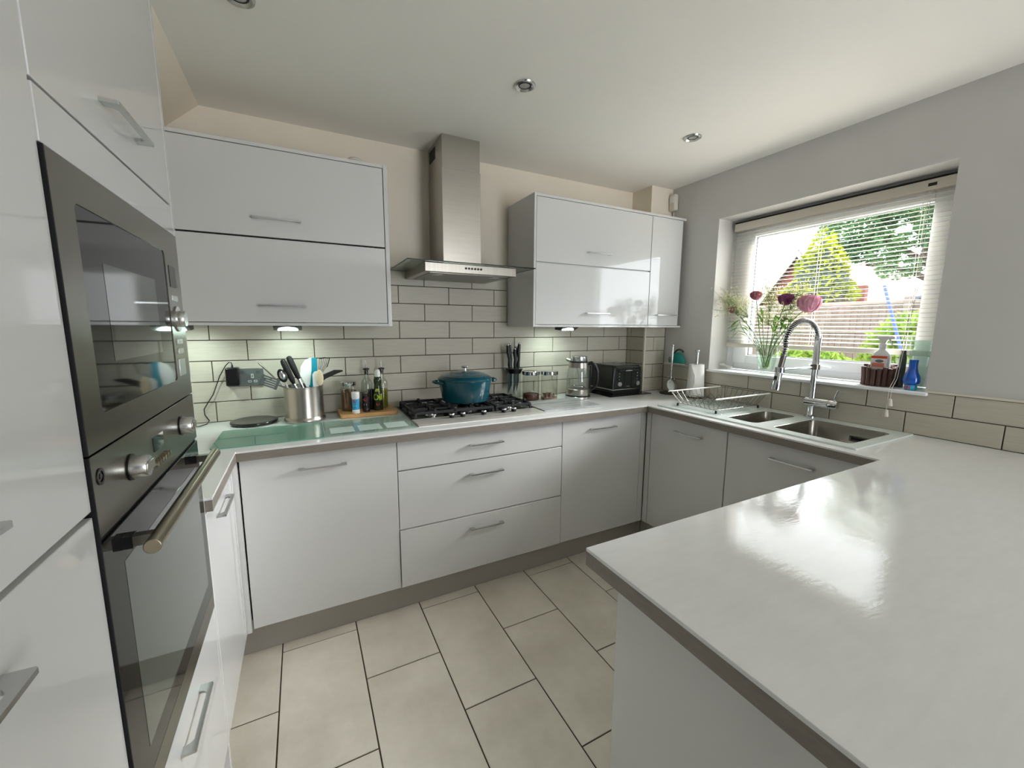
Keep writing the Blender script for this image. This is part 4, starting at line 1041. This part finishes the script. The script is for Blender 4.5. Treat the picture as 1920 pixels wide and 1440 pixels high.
MB().lathe([(0,-.012),(.024,-.012),(.034,-.006),(.040,.014),(.0385,.014),(.033,-.003),(0,-.009)], (0,0,0), 24, .62, 1.0).xform(Matrix.Translation((ux-.026,uy-.026,ZT+.062)) @ Matrix.Rotation(R(72),4,'X') @ Matrix.Rotation(R(-40),4,'Y')).build('bowl', 'ceramic', t)
MB().tube([(ux-.022,uy-.018,ZT+.082),(ux-.012,uy-.010,ZT+.106),(ux-.004,uy-.016,ZT+.114)], .003, 8).build('handle', 'cream_plastic', t)
t = thing('balloon_whisk', 'short wire whisk hanging on the utensil stand', 'whisk', (ux+.012,uy-.024,ZT+.02))
wk = MB()
for k in range(7):
    a = PI*k/7
    wk.tube([(ux+.014+.027*math.sin(PI*j/10)*math.cos(a), uy-.030+.027*math.sin(PI*j/10)*math.sin(a), ZT+.105-.080*j/10) for j in range(11)], .0013, 5)
wk.build('wires', 'satin_chrome', t)
MB().tube([(ux+.012,uy-.026,ZT+.103),(ux+.010,uy-.018,ZT+.118)], .004, 8).build('handle', 'chrome', t)

# teal cup-shaped steamer on its rail behind the stand
t = thing('teal_holder', 'teal silicone mitt holder on a clear shelf behind the utensil stand', 'holder', (2.655,-.335,1.13))
MB().box(2.628, 2.683, -.425, -.250, 1.128, 1.134).build('shelf', 'clear_glass', t, bevel=.002)
MB().box(2.627, 2.630, -.425, -.250, 1.1285, 1.1345).build('shelf_lip', 'white_plastic', t)
MB().lathe([(.0,.0),(.070,.0),(.072,.010),(.055,.045),(.034,.068),(.014,.074),(0,.075)], (0,0,0), 28, .42, 1.0).xform(Matrix.Translation((2.656,-.335,1.1345))).build('dome', 'fabric_teal', t)
P = [(2.650,-.335+.045*math.cos(a)-.022, 1.190+.042*math.sin(a)) for a in [PI*k/12*.9-.35 for k in range(13)]]
MB().tube(P, .006, 8).build('loop', 'teal_dark', t)
MB().lathe([(.014,0),(.018,0),(.018,-.004),(.014,-.004)], (2.629,-.300,1.160), 18, axis='x').build('eyelet', 'grey_plate', t)

# kitchen roll
t = thing('kitchen_roll_holder', 'steel kitchen roll holder pole beside the window wall', 'holder', (2.610,-.545,ZT))
rx_, ry_ = 2.610, -.540
MB().lathe([(0,.0006),(.066,.0006),(.067,.004),(.062,.009),(.010,.012),(0,.012)], (rx_,ry_,ZT), 32).build('base', 'bronze_dark', t)
MB().tube([(rx_,ry_,ZT+.010),(rx_,ry_,ZT+.315)], .0095, 14).build('pole', 'satin_chrome', t)
MB().sphere((rx_,ry_,ZT+.318), .0145, .0145, .012).build('finial', 'chrome', t)
t = thing('kitchen_roll', 'nearly finished white kitchen roll with a loose sheet', 'paper roll', (rx_,ry_,ZT+.012))
MB().lathe([(.0225,.0125),(.057,.0125),(.055,.06),(.047,.228),(.0225,.228)], (rx_,ry_,ZT), 36).build('roll', 'paper', t)
sh = MB(); nn = 14; dirv = Vector((-.35,-1,0)).normalized(); nrm = Vector((-1,.35,0)).normalized()
st = Vector((rx_,ry_,0))+nrm*.0585
cols = []
for i in range(nn+1):
    f = i/nn
    p = st+dirv*(f*.085+.005)+nrm*(.010*math.sin(f*2.6))
    top = ZT+.226-(.0 if f < .5 else (f-.5)*.13); bot = ZT+.016+f*f*.10
    cols.append((Vector((p.x,p.y,bot)), Vector((p.x,p.y,top))))
for a,b in zip(cols, cols[1:]): sh.quad(a[0],b[0],b[1],a[1])
so2 = sh.build('loose_sheet', 'paper', t, fix=False); so2.modifiers.new('thickness','SOLIDIFY').thickness = .0012

# dish rack
t = thing('dish_rack', 'wire dish draining rack with two pale end bars on the sink drainer', 'dish rack', (2.38,-.86,ZT+.008))
r0, r1, q0, q1 = 2.190, 2.655, -.692, -1.008
ztop, zbot = ZT+.094, ZT+.024
def inset(f): return (r0+.046*f, r1-.046*f, q0-.030*f, q1+.030*f)
a0, a1, c0, c1 = inset(1)
loopt = [(r0,q0),(r1,q0),(r1,q1),(r0,q1)]
def round_loop(x0,x1,y0,y1,z,r): return [(x,y,z) for x,y in rrect((x0+x1)/2,(y0+y1)/2,abs(x1-x0)/2,abs(y1-y0)/2,r,5)]
for q in (q0,q1): MB().tube([(r0-.004,q,ztop),(r1+.004,q,ztop)], .0042, 10).build('end_bar', 'white_plastic', t)
for x in (r0,r1): MB().tube([(x,q0,ztop),(x,q1,ztop)], .0020, 8).build('side_rail', 'steel_dark', t)
MB().tube(round_loop(a0,a1,c0,c1,zbot,.015), .0028, 6, closed=True).build('base_rim', 'satin_chrome', t)
for k in range(11):
    f = (k+.5)/11
    x, xb = r0+f*(r1-r0), a0+f*(a1-a0)
    MB().tube([(x,q0,ztop),(xb,c0,zbot+.006),(xb,c0-.012,zbot),(xb,c1+.012,zbot),(xb,c1,zbot+.006),(x,q1,ztop)], .0014, 6).build('wire', 'steel_dark', t)
for k in range(9):
    f = (k+.5)/9
    y, yb = q0+f*(q1-q0), c0+f*(c1-c0)
    MB().tube([(r0,y,ztop),(a0,yb,zbot+.006),(a0+.012,yb,zbot+.003)], .0014, 6).build('wire', 'steel_dark', t)
    MB().tube([(r1,y,ztop),(a1,yb,zbot+.006),(a1-.012,yb,zbot+.003)], .0014, 6).build('wire', 'steel_dark', t)
    if k % 2 == 0:
        z = zbot+.003
        MB().tube([(a0+.02,yb,z),(a0+.07,yb,z+.040),(a0+.12,yb,z),(a0+.17,yb,z+.040),(a0+.22,yb,z),(a0+.27,yb,z+.040),(a0+.32,yb,z)], .0014, 6).build('plate_divider', 'steel_dark', t)
for (x,y) in ((a0,c0),(a1,c0),(a1,c1),(a0,c1)):
    MB().lathe([(0,0),(.006,0),(.006,.012),(.004,.016),(0,.016)], (x,y,ZT+.0080), 10).build('foot', 'black_plastic', t)

# round dish on top of the left wall cabinet
t = thing('lidded_dish', 'small round cream lidded dish on top of the left wall cabinet', 'dish', (.525,-.20,ZU1))
MB().lathe([(0,.0005),(.026,.0005),(.032,.012),(.0345,.036),(.033,.036),(0,.030)], (.525,-.20,ZU1), 28).build('bowl', 'cream_plastic', t)
MB().lathe([(.036,.0365),(.036,.040),(.030,.050),(.018,.056),(0,.058)], (.525,-.20,ZU1), 28).build('lid', 'cream_plastic', t)

# ------------------------------------------------------------------ things on the window sill
mat('stem_green', '#5d7a3a', .5, var=.15, vscale=20)
leaf_mat('leaf_green', '#5f8042', '#44622e', 25)
leaf_mat('peony_pink', '#dba5b4', '#c88ba0', 30, .14)
leaf_mat('peony_mauve', '#93587b', '#72405f', 30, .14)
leaf_mat('peony_rose', '#c07a88', '#a05e6c', 30, .14)
leaf_mat('gyp_white', '#f0eedd', '#dcd9b8', 40, .5)
leaf_mat('twig_green', '#a3b083', '#84966a', 30, .3)
glass_mat('vase_glass', (.94,.97,.95), .0, 1.45)
glass_mat('vase_water', (.90,.95,.88), .0, 1.33)
vx, vy, vz = 2.738, -.925, WB+.0006
t = thing('glass_vase', 'tall clear flared glass vase of water on the window sill', 'vase', (vx,vy,vz))
op = [(.036,0),(.037,.004),(.036,.022),(.040,.030),(.052,.090),(.063,.140),(.067,.185),(.074,.224)]
prof = [(0,0)]+op+[(r-.0035,z) for r,z in op[::-1] if z > .025]+[(0,.030)]
MB().lathe(prof, (vx,vy,vz), 28).build('glass', 'vase_glass', t)
MB().lathe([(0,.0310),(.0365,.0310),(.0480,.090),(.0545,.120),(0,.120)], (vx,vy,vz), 28).build('water', 'vase_water', t)

def bez(a, b, c, d, n=12):
    a,b,c,d = map(Vector,(a,b,c,d)); out = []
    for k in range(n+1):
        u = k/n; v = 1-u; out.append(a*v**3+b*3*v*v*u+c*3*v*u*u+d*u**3)
    return out
def leaf_mb(m, base, dirv, L, W, droop=.2, th=.0006):
    base, d = Vector(base), Vector(dirv).normalized(); side = d.cross(Vector((0,0,1)))
    side = side.normalized() if side.length > .05 else Vector((1,0,0)); up = side.cross(d)
    rows = []
    for k in range(7):
        f = k/6; w_ = W*math.sin(PI*min(1,f*.93+.04))**.8*.5
        c = base+d*L*f-Vector((0,0,1))*droop*L*f*f
        rows.append((c-side*w_+up*w_*.3, c, c+side*w_+up*w_*.3))
    n = len(m.v)
    for r in rows: m.v += [tuple(p) for p in r]
    for k in range(6):
        for j in range(2): m.f.append((n+k*3+j, n+k*3+j+1, n+k*3+j+4, n+k*3+j+3))
def peony(head, r, matn, label, lean, layers=4, seed=1):
    rnd = random.Random(seed); head = Vector(head)
    base = Vector((vx+rnd.uniform(-.012,.012), vy+rnd.uniform(-.012,.012), vz+.036))
    rim = Vector((vx+lean[0]*.060, vy+lean[1]*.060, vz+.220))
    t = thing('peony_flower', label, 'flower', tuple(base), 'peonies in the vase')
    layers += 1
    P = bez(base, base.lerp(rim,.5), rim, rim.lerp(head,.25), 8)+bez(rim.lerp(head,.25), rim.lerp(head,.5)+Vector((0,0,.01)), rim.lerp(head,.8)+Vector((0,0,.005)), head-Vector((0,0,r*.5)), 8)[1:]
    MB().tube(P, .0028, 7).build('stem', 'stem_green', t)
    m = MB()
    for L in range(layers):
        f = L/(layers-1); n = 5+L*2
        for k in range(n):
            az = 2*PI*k/n+L*.7+rnd.uniform(-.15,.15); n0 = len(m.v)
            top = R(96-f*62)+rnd.uniform(-.10,.10); rr = r*(.88+.12*f); hw = (1.15-.35*f)*rnd.uniform(.9,1.1)
            for i in range(4):
                for j in range(4):
                    a, b = (i/3-.5)*2, j/3
                    el = R(-75)+b*(top+R(75))*(1-.10*a*a)
                    aa = az+a*hw*(.45+.55*math.sin(PI*(.15+.6*b)))
                    q = rr*(1+(.16*f*b*b)+rnd.uniform(-.05,.05)*(j == 3)+rnd.uniform(-.045,.045)-.05*(1-a*a))
                    m.v.append(tuple(head+q*Vector((math.cos(aa)*math.cos(el), math.sin(aa)*math.cos(el), math.sin(el)*.92))))
            for i in range(3):
                for j in range(3): m.f.append((n0+i*4+j, n0+(i+1)*4+j, n0+(i+1)*4+j+1, n0+i*4+j+1))
    m.build('petals', matn, t, fix=False)
    MB().sphere(tuple(head), r*.80, r*.80, r*.78, 14, 10).build('heart', matn, t)
    MB().lathe([(0,-.0),(r*.35,.002),(r*.6,r*.25),(r*.55,r*.27),(0,.006)], tuple(head-Vector((0,0,r*.62))), 10).build('calyx', 'stem_green', t)
    for k in range(3):
        m = MB(); p = P[8+k*2]; a = rnd.uniform(0,6.28)
        leaf_mb(m, p, (math.cos(a)*.5-.1, math.sin(a), .45), .062+rnd.uniform(0,.03), .020, .25)
        m.build('leaf', 'leaf_green', t, fix=False)
peony((2.738,-.826,1.586), .031, 'peony_rose', 'dusky pink peony, tallest bloom on the left of the vase', (-.2,.75), 4, 3)
peony((2.733,-1.009,1.553), .039, 'peony_mauve', 'dark mauve peony bloom above the tap', (-.2,-.55), 4, 5)
peony((2.735,-1.130,1.524), .054, 'peony_pink', 'large pale pink open peony on the right of the vase', (-.15,-.95), 5, 8)
peony((2.725,-.692,1.503), .025, 'peony_rose', 'small drooping pink peony at the far left of the vase', (-.1,.98), 3, 11)
leaf_spots = [((2.765,-.78,1.40),(-.1,.9,.6)),((2.76,-.98,1.42),(-.2,-.6,.8)),((2.755,-1.02,1.42),(-.1,-.95,.35)),((2.76,-.72,1.44),(-.1,.7,-.4)),((2.77,-.86,1.45),(-.1,.4,.9)),((2.77,-.93,1.40),(-.2,-.3,.9))]
for i,(p,d) in enumerate(leaf_spots):
    t = thing('leafy_stem', ['leafy green stem leaning left in the vase','leafy green stem upright behind the mauve peony','leafy green stem leaning right below the pale peony','leafy green stem drooping left below the small peony','leafy green stem in the middle of the vase','leafy green stem in front of the mauve peony'][i], 'stem', (vx,vy,vz+.04), 'leafy stems in the vase')
    b0 = Vector((vx+random.uniform(-.015,.015), vy+random.uniform(-.015,.015), vz+.040)); p = Vector(p)+Vector((-.028,-.018,0))
    MB().tube(bez(b0, b0+Vector((0,0,.1)), p-Vector((0,0,.08)), p, 10), .0025, 6).build('stem', 'stem_green', t)
    for k in range(5):
        m = MB(); leaf_mb(m, p-Vector((0,0,.018*k)), Vector(d)+Vector((random.uniform(-.4,.4),random.uniform(-.5,.5),random.uniform(-.2,.3))), .060+random.uniform(0,.03), .021, .2)
        m.build('leaf', 'leaf_green', t, fix=False)
def gyp(centre, spread, n, label, seed):
    rnd = random.Random(seed); c = Vector(centre)+Vector((-.022,-.016,0))
    t = thing('gypsophila_spray', label, 'flower spray', (vx,vy,vz+.04), 'gypsophila sprays in the vase')
    b0 = Vector((vx+rnd.uniform(-.02,.02), vy+rnd.uniform(-.02,.02), vz+.040)); low = Vector((vx-.005,vy+(c.y-vy)*.25,vz+.23))
    fork = low.lerp(c, .60)
    MB().tube(bez(b0, b0.lerp(low,.6), low, fork, 10), .0016, 5).build('stem', 'stem_green', t)
    tw = MB(); bl = MB()
    for k in range(n):
        e = c+Vector((rnd.gauss(0,spread*.35), rnd.gauss(0,spread*.55), rnd.gauss(0,spread*.50)))
        if e.x > 2.775: e.x = 2.775-rnd.uniform(0,.02)
        if e.y > -.585 and e.x > 2.665: e.x = 2.665-rnd.uniform(0,.02)
        if e.z < vz+.18: continue
        mid = fork.lerp(e, rnd.uniform(.4,.6))+Vector((rnd.uniform(-.006,.006),rnd.uniform(-.01,.01),rnd.uniform(0,.012)))
        tw.tube([fork, mid, e], .00035, 3, caps=False)
        for q in range(3):
            p = e+Vector((rnd.gauss(0,.007),rnd.gauss(0,.008),rnd.gauss(0,.008))); s = rnd.uniform(.0028,.0046)
            if q: tw.tube([mid, p], .0003, 3, caps=False)
            bl.add([p+Vector(v)*s for v in ((1,0,0),(-1,0,0),(0,1,0),(0,-1,0),(0,0,1),(0,0,-1))], [(0,2,4),(2,1,4),(1,3,4),(3,0,4),(2,0,5),(1,2,5),(3,1,5),(0,3,5)])
    tag(tw.build('twigs', 'twig_green', t, fix=False), kind='stuff'); tag(bl.build('blossoms', 'gyp_white', t, fix=False), kind='stuff')
gyp((2.735,-.640,1.560), .075, 95, 'pale gypsophila spray spreading over the left window reveal', 21)
gyp((2.745,-.720,1.520), .070, 80, 'pale gypsophila spray between the two left peonies', 22)
gyp((2.755,-.900,1.580), .075, 95, 'pale gypsophila spray standing highest in the middle of the vase', 23)
gyp((2.760,-1.020,1.500), .070, 85, 'pale gypsophila spray between the mauve and pale pink peonies', 24)
gyp((2.760,-.900,1.450), .060, 80, 'pale gypsophila spray low in the middle of the vase', 25)
gyp((2.760,-1.060,1.590), .060, 55, 'pale gypsophila spray rising behind the pale pink peony', 26)

# brown stick-clad pot with a spray bottle in it
mat('bark_stick', '#5b4038', .65, var=.25, vscale=14, bump=.2, bscale=60)
mat('spray_clear', '#dfe3e2', .12, spec=.6)
mat('label_orange', '#d9512d', .4); mat('label_coral', '#e88a78', .4)
sx_, sy_ = 2.768, -1.462
t = thing('stick_pot', 'round pot clad in brown upright sticks on the sill', 'pot', (sx_,sy_,WB))
MB().lathe([(0,.0006),(.050,.0006),(.050,.082),(.047,.082),(.047,.006),(0,.006)], (sx_,sy_,WB), 28).build('inner_pot', 'bark_stick', t)
for k in range(18):
    a = 2*PI*k/18; hh = .088+random.uniform(-.006,.010)+.010*(math.cos(a) > 0)
    px_, py_ = sx_+.0585*math.cos(a), sy_+.0585*math.sin(a)
    MB().tube([(px_,py_,WB+.0006),(px_+random.uniform(-.001,.001),py_,WB+hh*.5),(px_+.003*math.cos(a),py_+.003*math.sin(a),WB+hh)], [.0092,.0096,.0100], 9).build('stick', 'bark_stick', t)
t = thing('spray_bottle', 'clear trigger spray bottle with orange label in the stick pot', 'bottle', (sx_,sy_,WB+.007))
def stack(loops):
    m = MB(); n = len(loops[0])
    for l in loops: m.v += l
    for k in range(len(loops)-1): m.f += [(k*n+i, k*n+(i+1)%n, (k+1)*n+(i+1)%n, (k+1)*n+i) for i in range(n)]
    m.f += [tuple(range(n))[::-1], tuple(range((len(loops)-1)*n, len(loops)*n))]; return m
bz = WB+.0075
stack([[(x,y,z) for x,y in rrect(sx_,sy_,hx,hy,r,4)] for (hx,hy,r,z) in ((.020,.033,.012,bz),(.022,.0355,.014,bz+.006),(.022,.0355,.014,bz+.135),(.018,.028,.014,bz+.155),(.0125,.0135,.012,bz+.170),(.0125,.0130,.012,bz+.180))]).build('bottle', 'spray_clear', t)
MB().box(sx_-.0226, sx_-.0221, sy_-.031, sy_+.031, bz+.126, bz+.138).build('label_band', 'label_orange', t)
MB().box(sx_-.0224, sx_-.0220, sy_-.032, sy_+.032, bz+.080, bz+.125).build('label', 'label_white', t)
MB().box(sx_-.0228, sx_-.0223, sy_-.022, sy_+.026, bz+.084, bz+.104).build('label_panel', 'label_coral', t)
MB().sphere((sx_-.0224, sy_-.002, bz+.113), .0008, .017, .0075, 14, 8).build('label_emblem', 'grey_plate', t)
MB().lathe([(0,.180),(.0150,.180),(.0155,.196),(.0120,.200),(0,.200)], (sx_,sy_,bz), 18).build('collar', 'white_plastic', t)
MB().prism([(sy_+.030,bz+.224),(sy_+.020,bz+.233),(sy_-.036,bz+.236),(sy_-.044,bz+.231),(sy_-.044,bz+.221),(sy_-.018,bz+.218),(sy_-.012,bz+.205),(sy_-.011,bz+.199),(sy_+.010,bz+.199),(sy_+.012,bz+.212),(sy_+.020,bz+.219)], 'x', sx_-.010, sx_+.010).build('spray_head', 'white_plastic', t, bevel=.003)
MB().tube([(sx_,sy_-.024,bz+.219),(sx_,sy_-.028,bz+.205),(sx_,sy_-.038,bz+.190)], [.005,.0045,.003], 8).build('trigger', 'white_plastic', t)
# washing up liquid etc
glass_mat('mint_plastic', (.92,.975,.95), .05, 1.45, .12, '#e2f3ec')
mat('blue_liquid', '#0d55b8', .12, spec=.6, coat=.4)
mat('light_blue', '#35a5cf', .3); mat('dark_bottle', '#4b4f48', .3); mat('green_label', '#4f9c45', .4)
t = thing('washing_up_bottle', 'bright blue waisted bottle at the right end of the sill', 'bottle', (2.712,-1.602,WB))
MB().lathe([(0,.0006),(.020,.0006),(.022,.003),(.022,.024),(0,.024)], (2.712,-1.602,WB), 26).build('cap', 'light_blue', t)
MB().lathe([(0,.0245),(.020,.0245),(.029,.032),(.0315,.046),(.029,.062),(.019,.085),(.0155,.105),(.0150,.120),(.0165,.138),(0,.139)], (2.712,-1.602,WB), 30).build('body', 'blue_liquid', t)
q = MB().add([(-.011,-.008,0),(0,-.008,0),(.011,-.008,0),(.011,.008,0),(0,.008,0),(-.011,.008,0)], [(0,1,4,5),(1,2,3,4)])
wrap(q, (2.712,-1.602), .0225, PI-.2, WB+.013).build('label', 'label_red', t, fix=False)
t = thing('measuring_beaker', 'tall pale mint translucent beaker behind the blue bottle', 'beaker', (2.776,-1.598,WB))
MB().lathe([(0,.0006),(.026,.0006),(.027,.004),(.030,.10),(.040,.225),(.038,.225),(.028,.10),(.025,.006),(0,.006)], (2.776,-1.598,WB), 30).build('body', 'mint_plastic', t)
o = MB().lathe([(0,.0006),(.012,.0006),(.0135,.004),(.0135,.140),(.009,.160),(.009,.175),(0,.176)], (2.790,-1.536,WB), 20).build('slim_bottle', 'dark_bottle', loc=(2.79,-1.536,WB))
tag(o, 'slim dark bottle between the stick pot and the blue bottle', 'bottle')

# ------------------------------------------------------------------ the garden
GR = -.25
mat('grass', '#33441c', .9, var=.25, vscale=3, bump=.3, bscale=30)
mat('fence_board', '#65574c', .8, var=.22, vscale=3, stretch=(6,6,1), bump=.15, bscale=20)
mat('fence_rail', '#766b60', .8, var=.12, vscale=6)
mat('post_concrete', '#6b6057', .85, var=.1, vscale=10)
leaf_mat('conifer_gold', '#9a9f28', '#566823', 1.6)
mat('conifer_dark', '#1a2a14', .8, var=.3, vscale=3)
leaf_mat('tree_leaf', '#5f7d50', '#406244', 1.3)
leaf_mat('shrub_leaf', '#78883a', '#4c6a30', 2.5)
mat('bark', '#4a3f37', .9, var=.2, vscale=8, bump=.3, bscale=30)
mat('brick', '#703a2c', .85, var=.2, vscale=12)
mat('roof_red', '#63352a', .85, var=.2, vscale=10, stretch=(1,1,6))
mat('render_white', '#a3a19c', .8)
mat('slate', '#555a61', .7, var=.15, vscale=8)
mat('pole_blue', '#22398a', .35)
mat('bounce_grey', '#7a7772', .85, var=.12, vscale=4)
struct(MB().box(3.0, 5.6, -9, 9, GR-.1, GR).build('bounce_slab', 'bounce_grey', loc=(4.3,0,GR)))  # unseen grey slab, added to keep green lawn bounce off the ceiling
struct(MB().box(5.6, 60, -30, 40, GR-.1, GR).build('lawn', 'grass', loc=(10,0,GR)))
FX = 9.0
t = thing('garden_fence', 'weathered timber board fence across the garden', 'fence', (FX,1.5,GR))
ft = 1.84
bo_ = None
k = 0; y = -4.0
while y < 7.0:
    for (z0,z1) in ((GR+.15,1.30),(1.36,ft-.05)):
        hgt = z1-z0
        MB().box(FX+random.uniform(-.004,.004), FX+.022, y, y+.094, z0, z1).build('board', 'fence_board', t)
    y += .100
MB().box(FX-.03, FX+.03, -4, 7, ft-.05, ft-.005).build('capping_rail', 'fence_rail', t)
MB().box(FX-.025, FX+.025, -4, 7, 1.30, 1.36).build('middle_rail', 'fence_rail', t)
for y in (-3.6,-1.5,.62,2.72,4.85,6.9):
    MB().box(FX-.06, FX+.05, y-.05, y+.05, GR, ft+.06).build('post', 'post_concrete', t)

def leaf_cloud(pts, size, rnd, stretch=1.5):
    m = MB()
    for p in pts:
        s = size*rnd.uniform(.6,1.3); d = Vector((rnd.gauss(0,1),rnd.gauss(0,1),rnd.gauss(0,.8))).normalized(); e = d.orthogonal().normalized()
        e = (Matrix.Rotation(rnd.uniform(0,6.28),3,d) @ e); p = Vector(p)
        m.add([p-d*s*stretch, p+e*s*.6, p+d*s*stretch, p-e*s*.6], [(0,1,2,3)])
    return m
rnd = random.Random(4)
t = thing('golden_conifer', 'tall golden yellow conifer behind the fence', 'tree', (11.2,3.05,GR))
pts = []
for _ in range(9000):
    h = 1-math.sqrt(rnd.random()); z = GR+h*3.95
    rr = 1.26*(1-h)**.62*(1+.10*math.sin(z*9+rnd.uniform(0,1)))*rnd.uniform(.80,1.02); a = rnd.uniform(0,6.283)
    pts.append((11.2+rr*math.cos(a), 3.05+rr*math.sin(a), z))
tag(leaf_cloud(pts, .05, rnd).build('foliage', 'conifer_gold', t, fix=False, smooth=False), kind='stuff')
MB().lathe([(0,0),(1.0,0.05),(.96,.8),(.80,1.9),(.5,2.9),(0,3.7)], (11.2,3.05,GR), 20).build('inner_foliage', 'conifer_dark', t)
t = thing('broadleaf_tree', 'large spreading green tree with grey branches behind the fence', 'tree', (14.5,1.6,GR))
MB().tube([(14.5,1.6,GR),(14.5,1.7,1.6),(14.4,1.9,2.6),(14.6,2.4,3.6),(14.8,3.0,5.0)], [.24,.20,.17,.12,.06], 10).build('trunk', 'bark', t)
for P in ([(14.4,1.85,2.4),(14.2,2.6,2.9),(14.1,3.4,3.1)],[(14.4,1.9,2.6),(14.3,1.3,3.4),(14.2,.8,4.3)],[(14.45,2.0,2.8),(14.0,2.9,3.6),(13.8,3.6,4.4)],[(14.4,1.8,2.3),(14.1,1.1,2.7),(13.9,.4,2.9)],[(14.5,2.2,3.3),(14.9,1.4,4.4),(15.0,1.0,5.4)],[(14.3,2.4,2.8),(14.0,2.2,3.3),(13.9,2.0,3.9)]):
    MB().tube([Vector(p) for p in P], [.09,.06,.025], 8).build('branch', 'bark', t)
blobs = [((14.0,3.7,4.1),(.8,.85,.75),2400),((14.1,2.5,4.8),(.9,1.1,.85),2900),((14.2,1.2,4.9),(.9,1.0,.95),2700),((14.2,.2,4.3),(.8,.8,.9),2000),((14.0,3.2,3.5),(.6,.75,.45),1100),((14.0,1.9,3.7),(.6,.7,.45),700),((14.1,.7,3.4),(.5,.6,.5),500),((13.9,2.6,2.9),(.4,.5,.3),260),((14.5,2.5,5.9),(1.0,1.5,.7),1500)]
pts = []
for (c,r,n) in blobs:
    for _ in range(n):
        v = Vector((rnd.gauss(0,1),rnd.gauss(0,1),rnd.gauss(0,1))).normalized()*rnd.uniform(.35,1)**.5
        pts.append((c[0]+v.x*r[0], c[1]+v.y*r[1], c[2]+v.z*r[2]))
tag(leaf_cloud(pts, .055, rnd).build('foliage', 'tree_leaf', t, fix=False, smooth=False), kind='stuff')
def shrub(c, r, n, label, matn='shrub_leaf', size=.035):
    t = thing('garden_shrub', label, 'shrub', (c[0],c[1],GR), 'shrubs in front of the fence')
    pts = []
    for _ in range(n):
        v = Vector((rnd.gauss(0,1),rnd.gauss(0,1),rnd.gauss(0,1))).normalized()*rnd.uniform(.45,1)**.5
        z = c[2]+v.z*r[2]
        if z > GR+.05: pts.append((c[0]+v.x*r[0], c[1]+v.y*r[1], z))
    tag(leaf_cloud(pts, size, rnd, 1.8).build('foliage', matn, t, fix=False, smooth=False), kind='stuff')
    for k in range(5):
        a = k*1.26
        MB().tube([(c[0],c[1],GR),(c[0]+.3*r[0]*math.cos(a),c[1]+.3*r[1]*math.sin(a),c[2]-.1),(c[0]+.6*r[0]*math.cos(a),c[1]+.6*r[1]*math.sin(a),c[2]+.5*r[2])], [.02,.014,.006], 6).build('stem', 'bark', t)
shrub((6.5,-.45,.95), (.55,.62,.66), 4200, 'tall yellow-green shrub in front of the fence by the blue pole')
shrub((6.6,-1.80,.90), (.6,.6,.75), 3000, 'yellow-green shrub at the right edge of the window view')
shrub((6.9,.95,.62), (.5,.64,.50), 3200, 'low green shrub at the foot of the fence behind the tap')
shrub((7.0,2.45,.55), (.5,.75,.48), 3000, 'low green shrub seen below the blind beside the vase')
t = MB().tube([(5.80,-.265,1.84),(5.80,-.48,1.145),(5.80,-.885,GR)], .016, 8).build('line_prop', 'pole_blue', loc=(5.8,-.8,GR))
tag(t, 'thin blue washing-line prop leaning in the garden', 'pole')
# neighbours
def house(name, label, x0, x1, y0, y1, wall_h, ridge, wallm, roofm, wins):
    t = thing(name, label, 'house', ((x0+x1)/2,(y0+y1)/2,GR))
    yc = (y0+y1)/2
    MB().prism([(y0,GR),(y0,wall_h),(yc,ridge),(y1,wall_h),(y1,GR)], 'x', x0, x1).build('walls', wallm, t, smooth=False)
    for s,(ya,yb) in ((-1,(y0-.25,yc)),(1,(y1+.25,yc))):
        sl = (ridge-wall_h)/(yc-y0); za = ridge-sl*abs(yb-ya)
        MB().prism([(ya,za+.02),(yb,ridge+.02),(yb,ridge+.18),(ya,za+.18)], 'x', x0-.3, x1+.3).build('roof', roofm, t, smooth=False)
        MB().prism([(ya,za-.10),(yb,ridge-.10),(yb,ridge+.14),(ya,za+.14)], 'x', x0-.36, x0-.30).build('bargeboard', 'render_white', t, smooth=False)
    for (ya,yb,za,zb) in wins:
        f = MB().frame('x', x0-.04, x0+.02, (ya,yb,za,zb), (ya+.07,yb-.07,za+.07,zb-.07)).build('window', 'render_white', t)
        MB().box(x0-.02, x0+.01, ya+.07, yb-.07, za+.07, zb-.07).build('pane', 'slate', f)
    return t
hs = house('brick_house', 'red brick house gable behind the golden conifer', 18.0, 26.0, 5.6, 8.75, 2.1, 4.25, 'brick', 'roof_red', [(6.6,7.6,2.2,3.2)])
house('rendered_house', 'far white rendered house with a red roof at the left of the window view', 26.0, 33.0, 12.6, 16.6, 3.5, 5.4, 'render_white', 'roof_red', [(13.1,14.0,2.4,3.3)])
t = thing('garden_shed', 'low pale shed roof showing over the fence', 'shed', (11.6,.25,GR))
MB().prism([(-1.0,GR),(-1.0,1.85),(.25,2.12),(1.5,1.85),(1.5,GR)], 'x', 11.0, 12.4).build('walls', 'fence_rail', t, smooth=False)
MB().prism([(-1.15,1.84),(.25,2.15),(1.65,1.84),(1.65,1.89),(.25,2.20),(-1.15,1.89)], 'x', 10.8, 12.6).build('roof', 'slate', t, smooth=False)
t = MB().box(12.9, 13.05, 2.85, 3.03, GR, 2.45).build('brick_pier', 'brick', loc=(13.0,2.94,GR)); tag(t, 'small red brick pier right of the golden conifer', 'pier')

for o in bpy.data.objects:
    if '_org' in o: del o['_org']
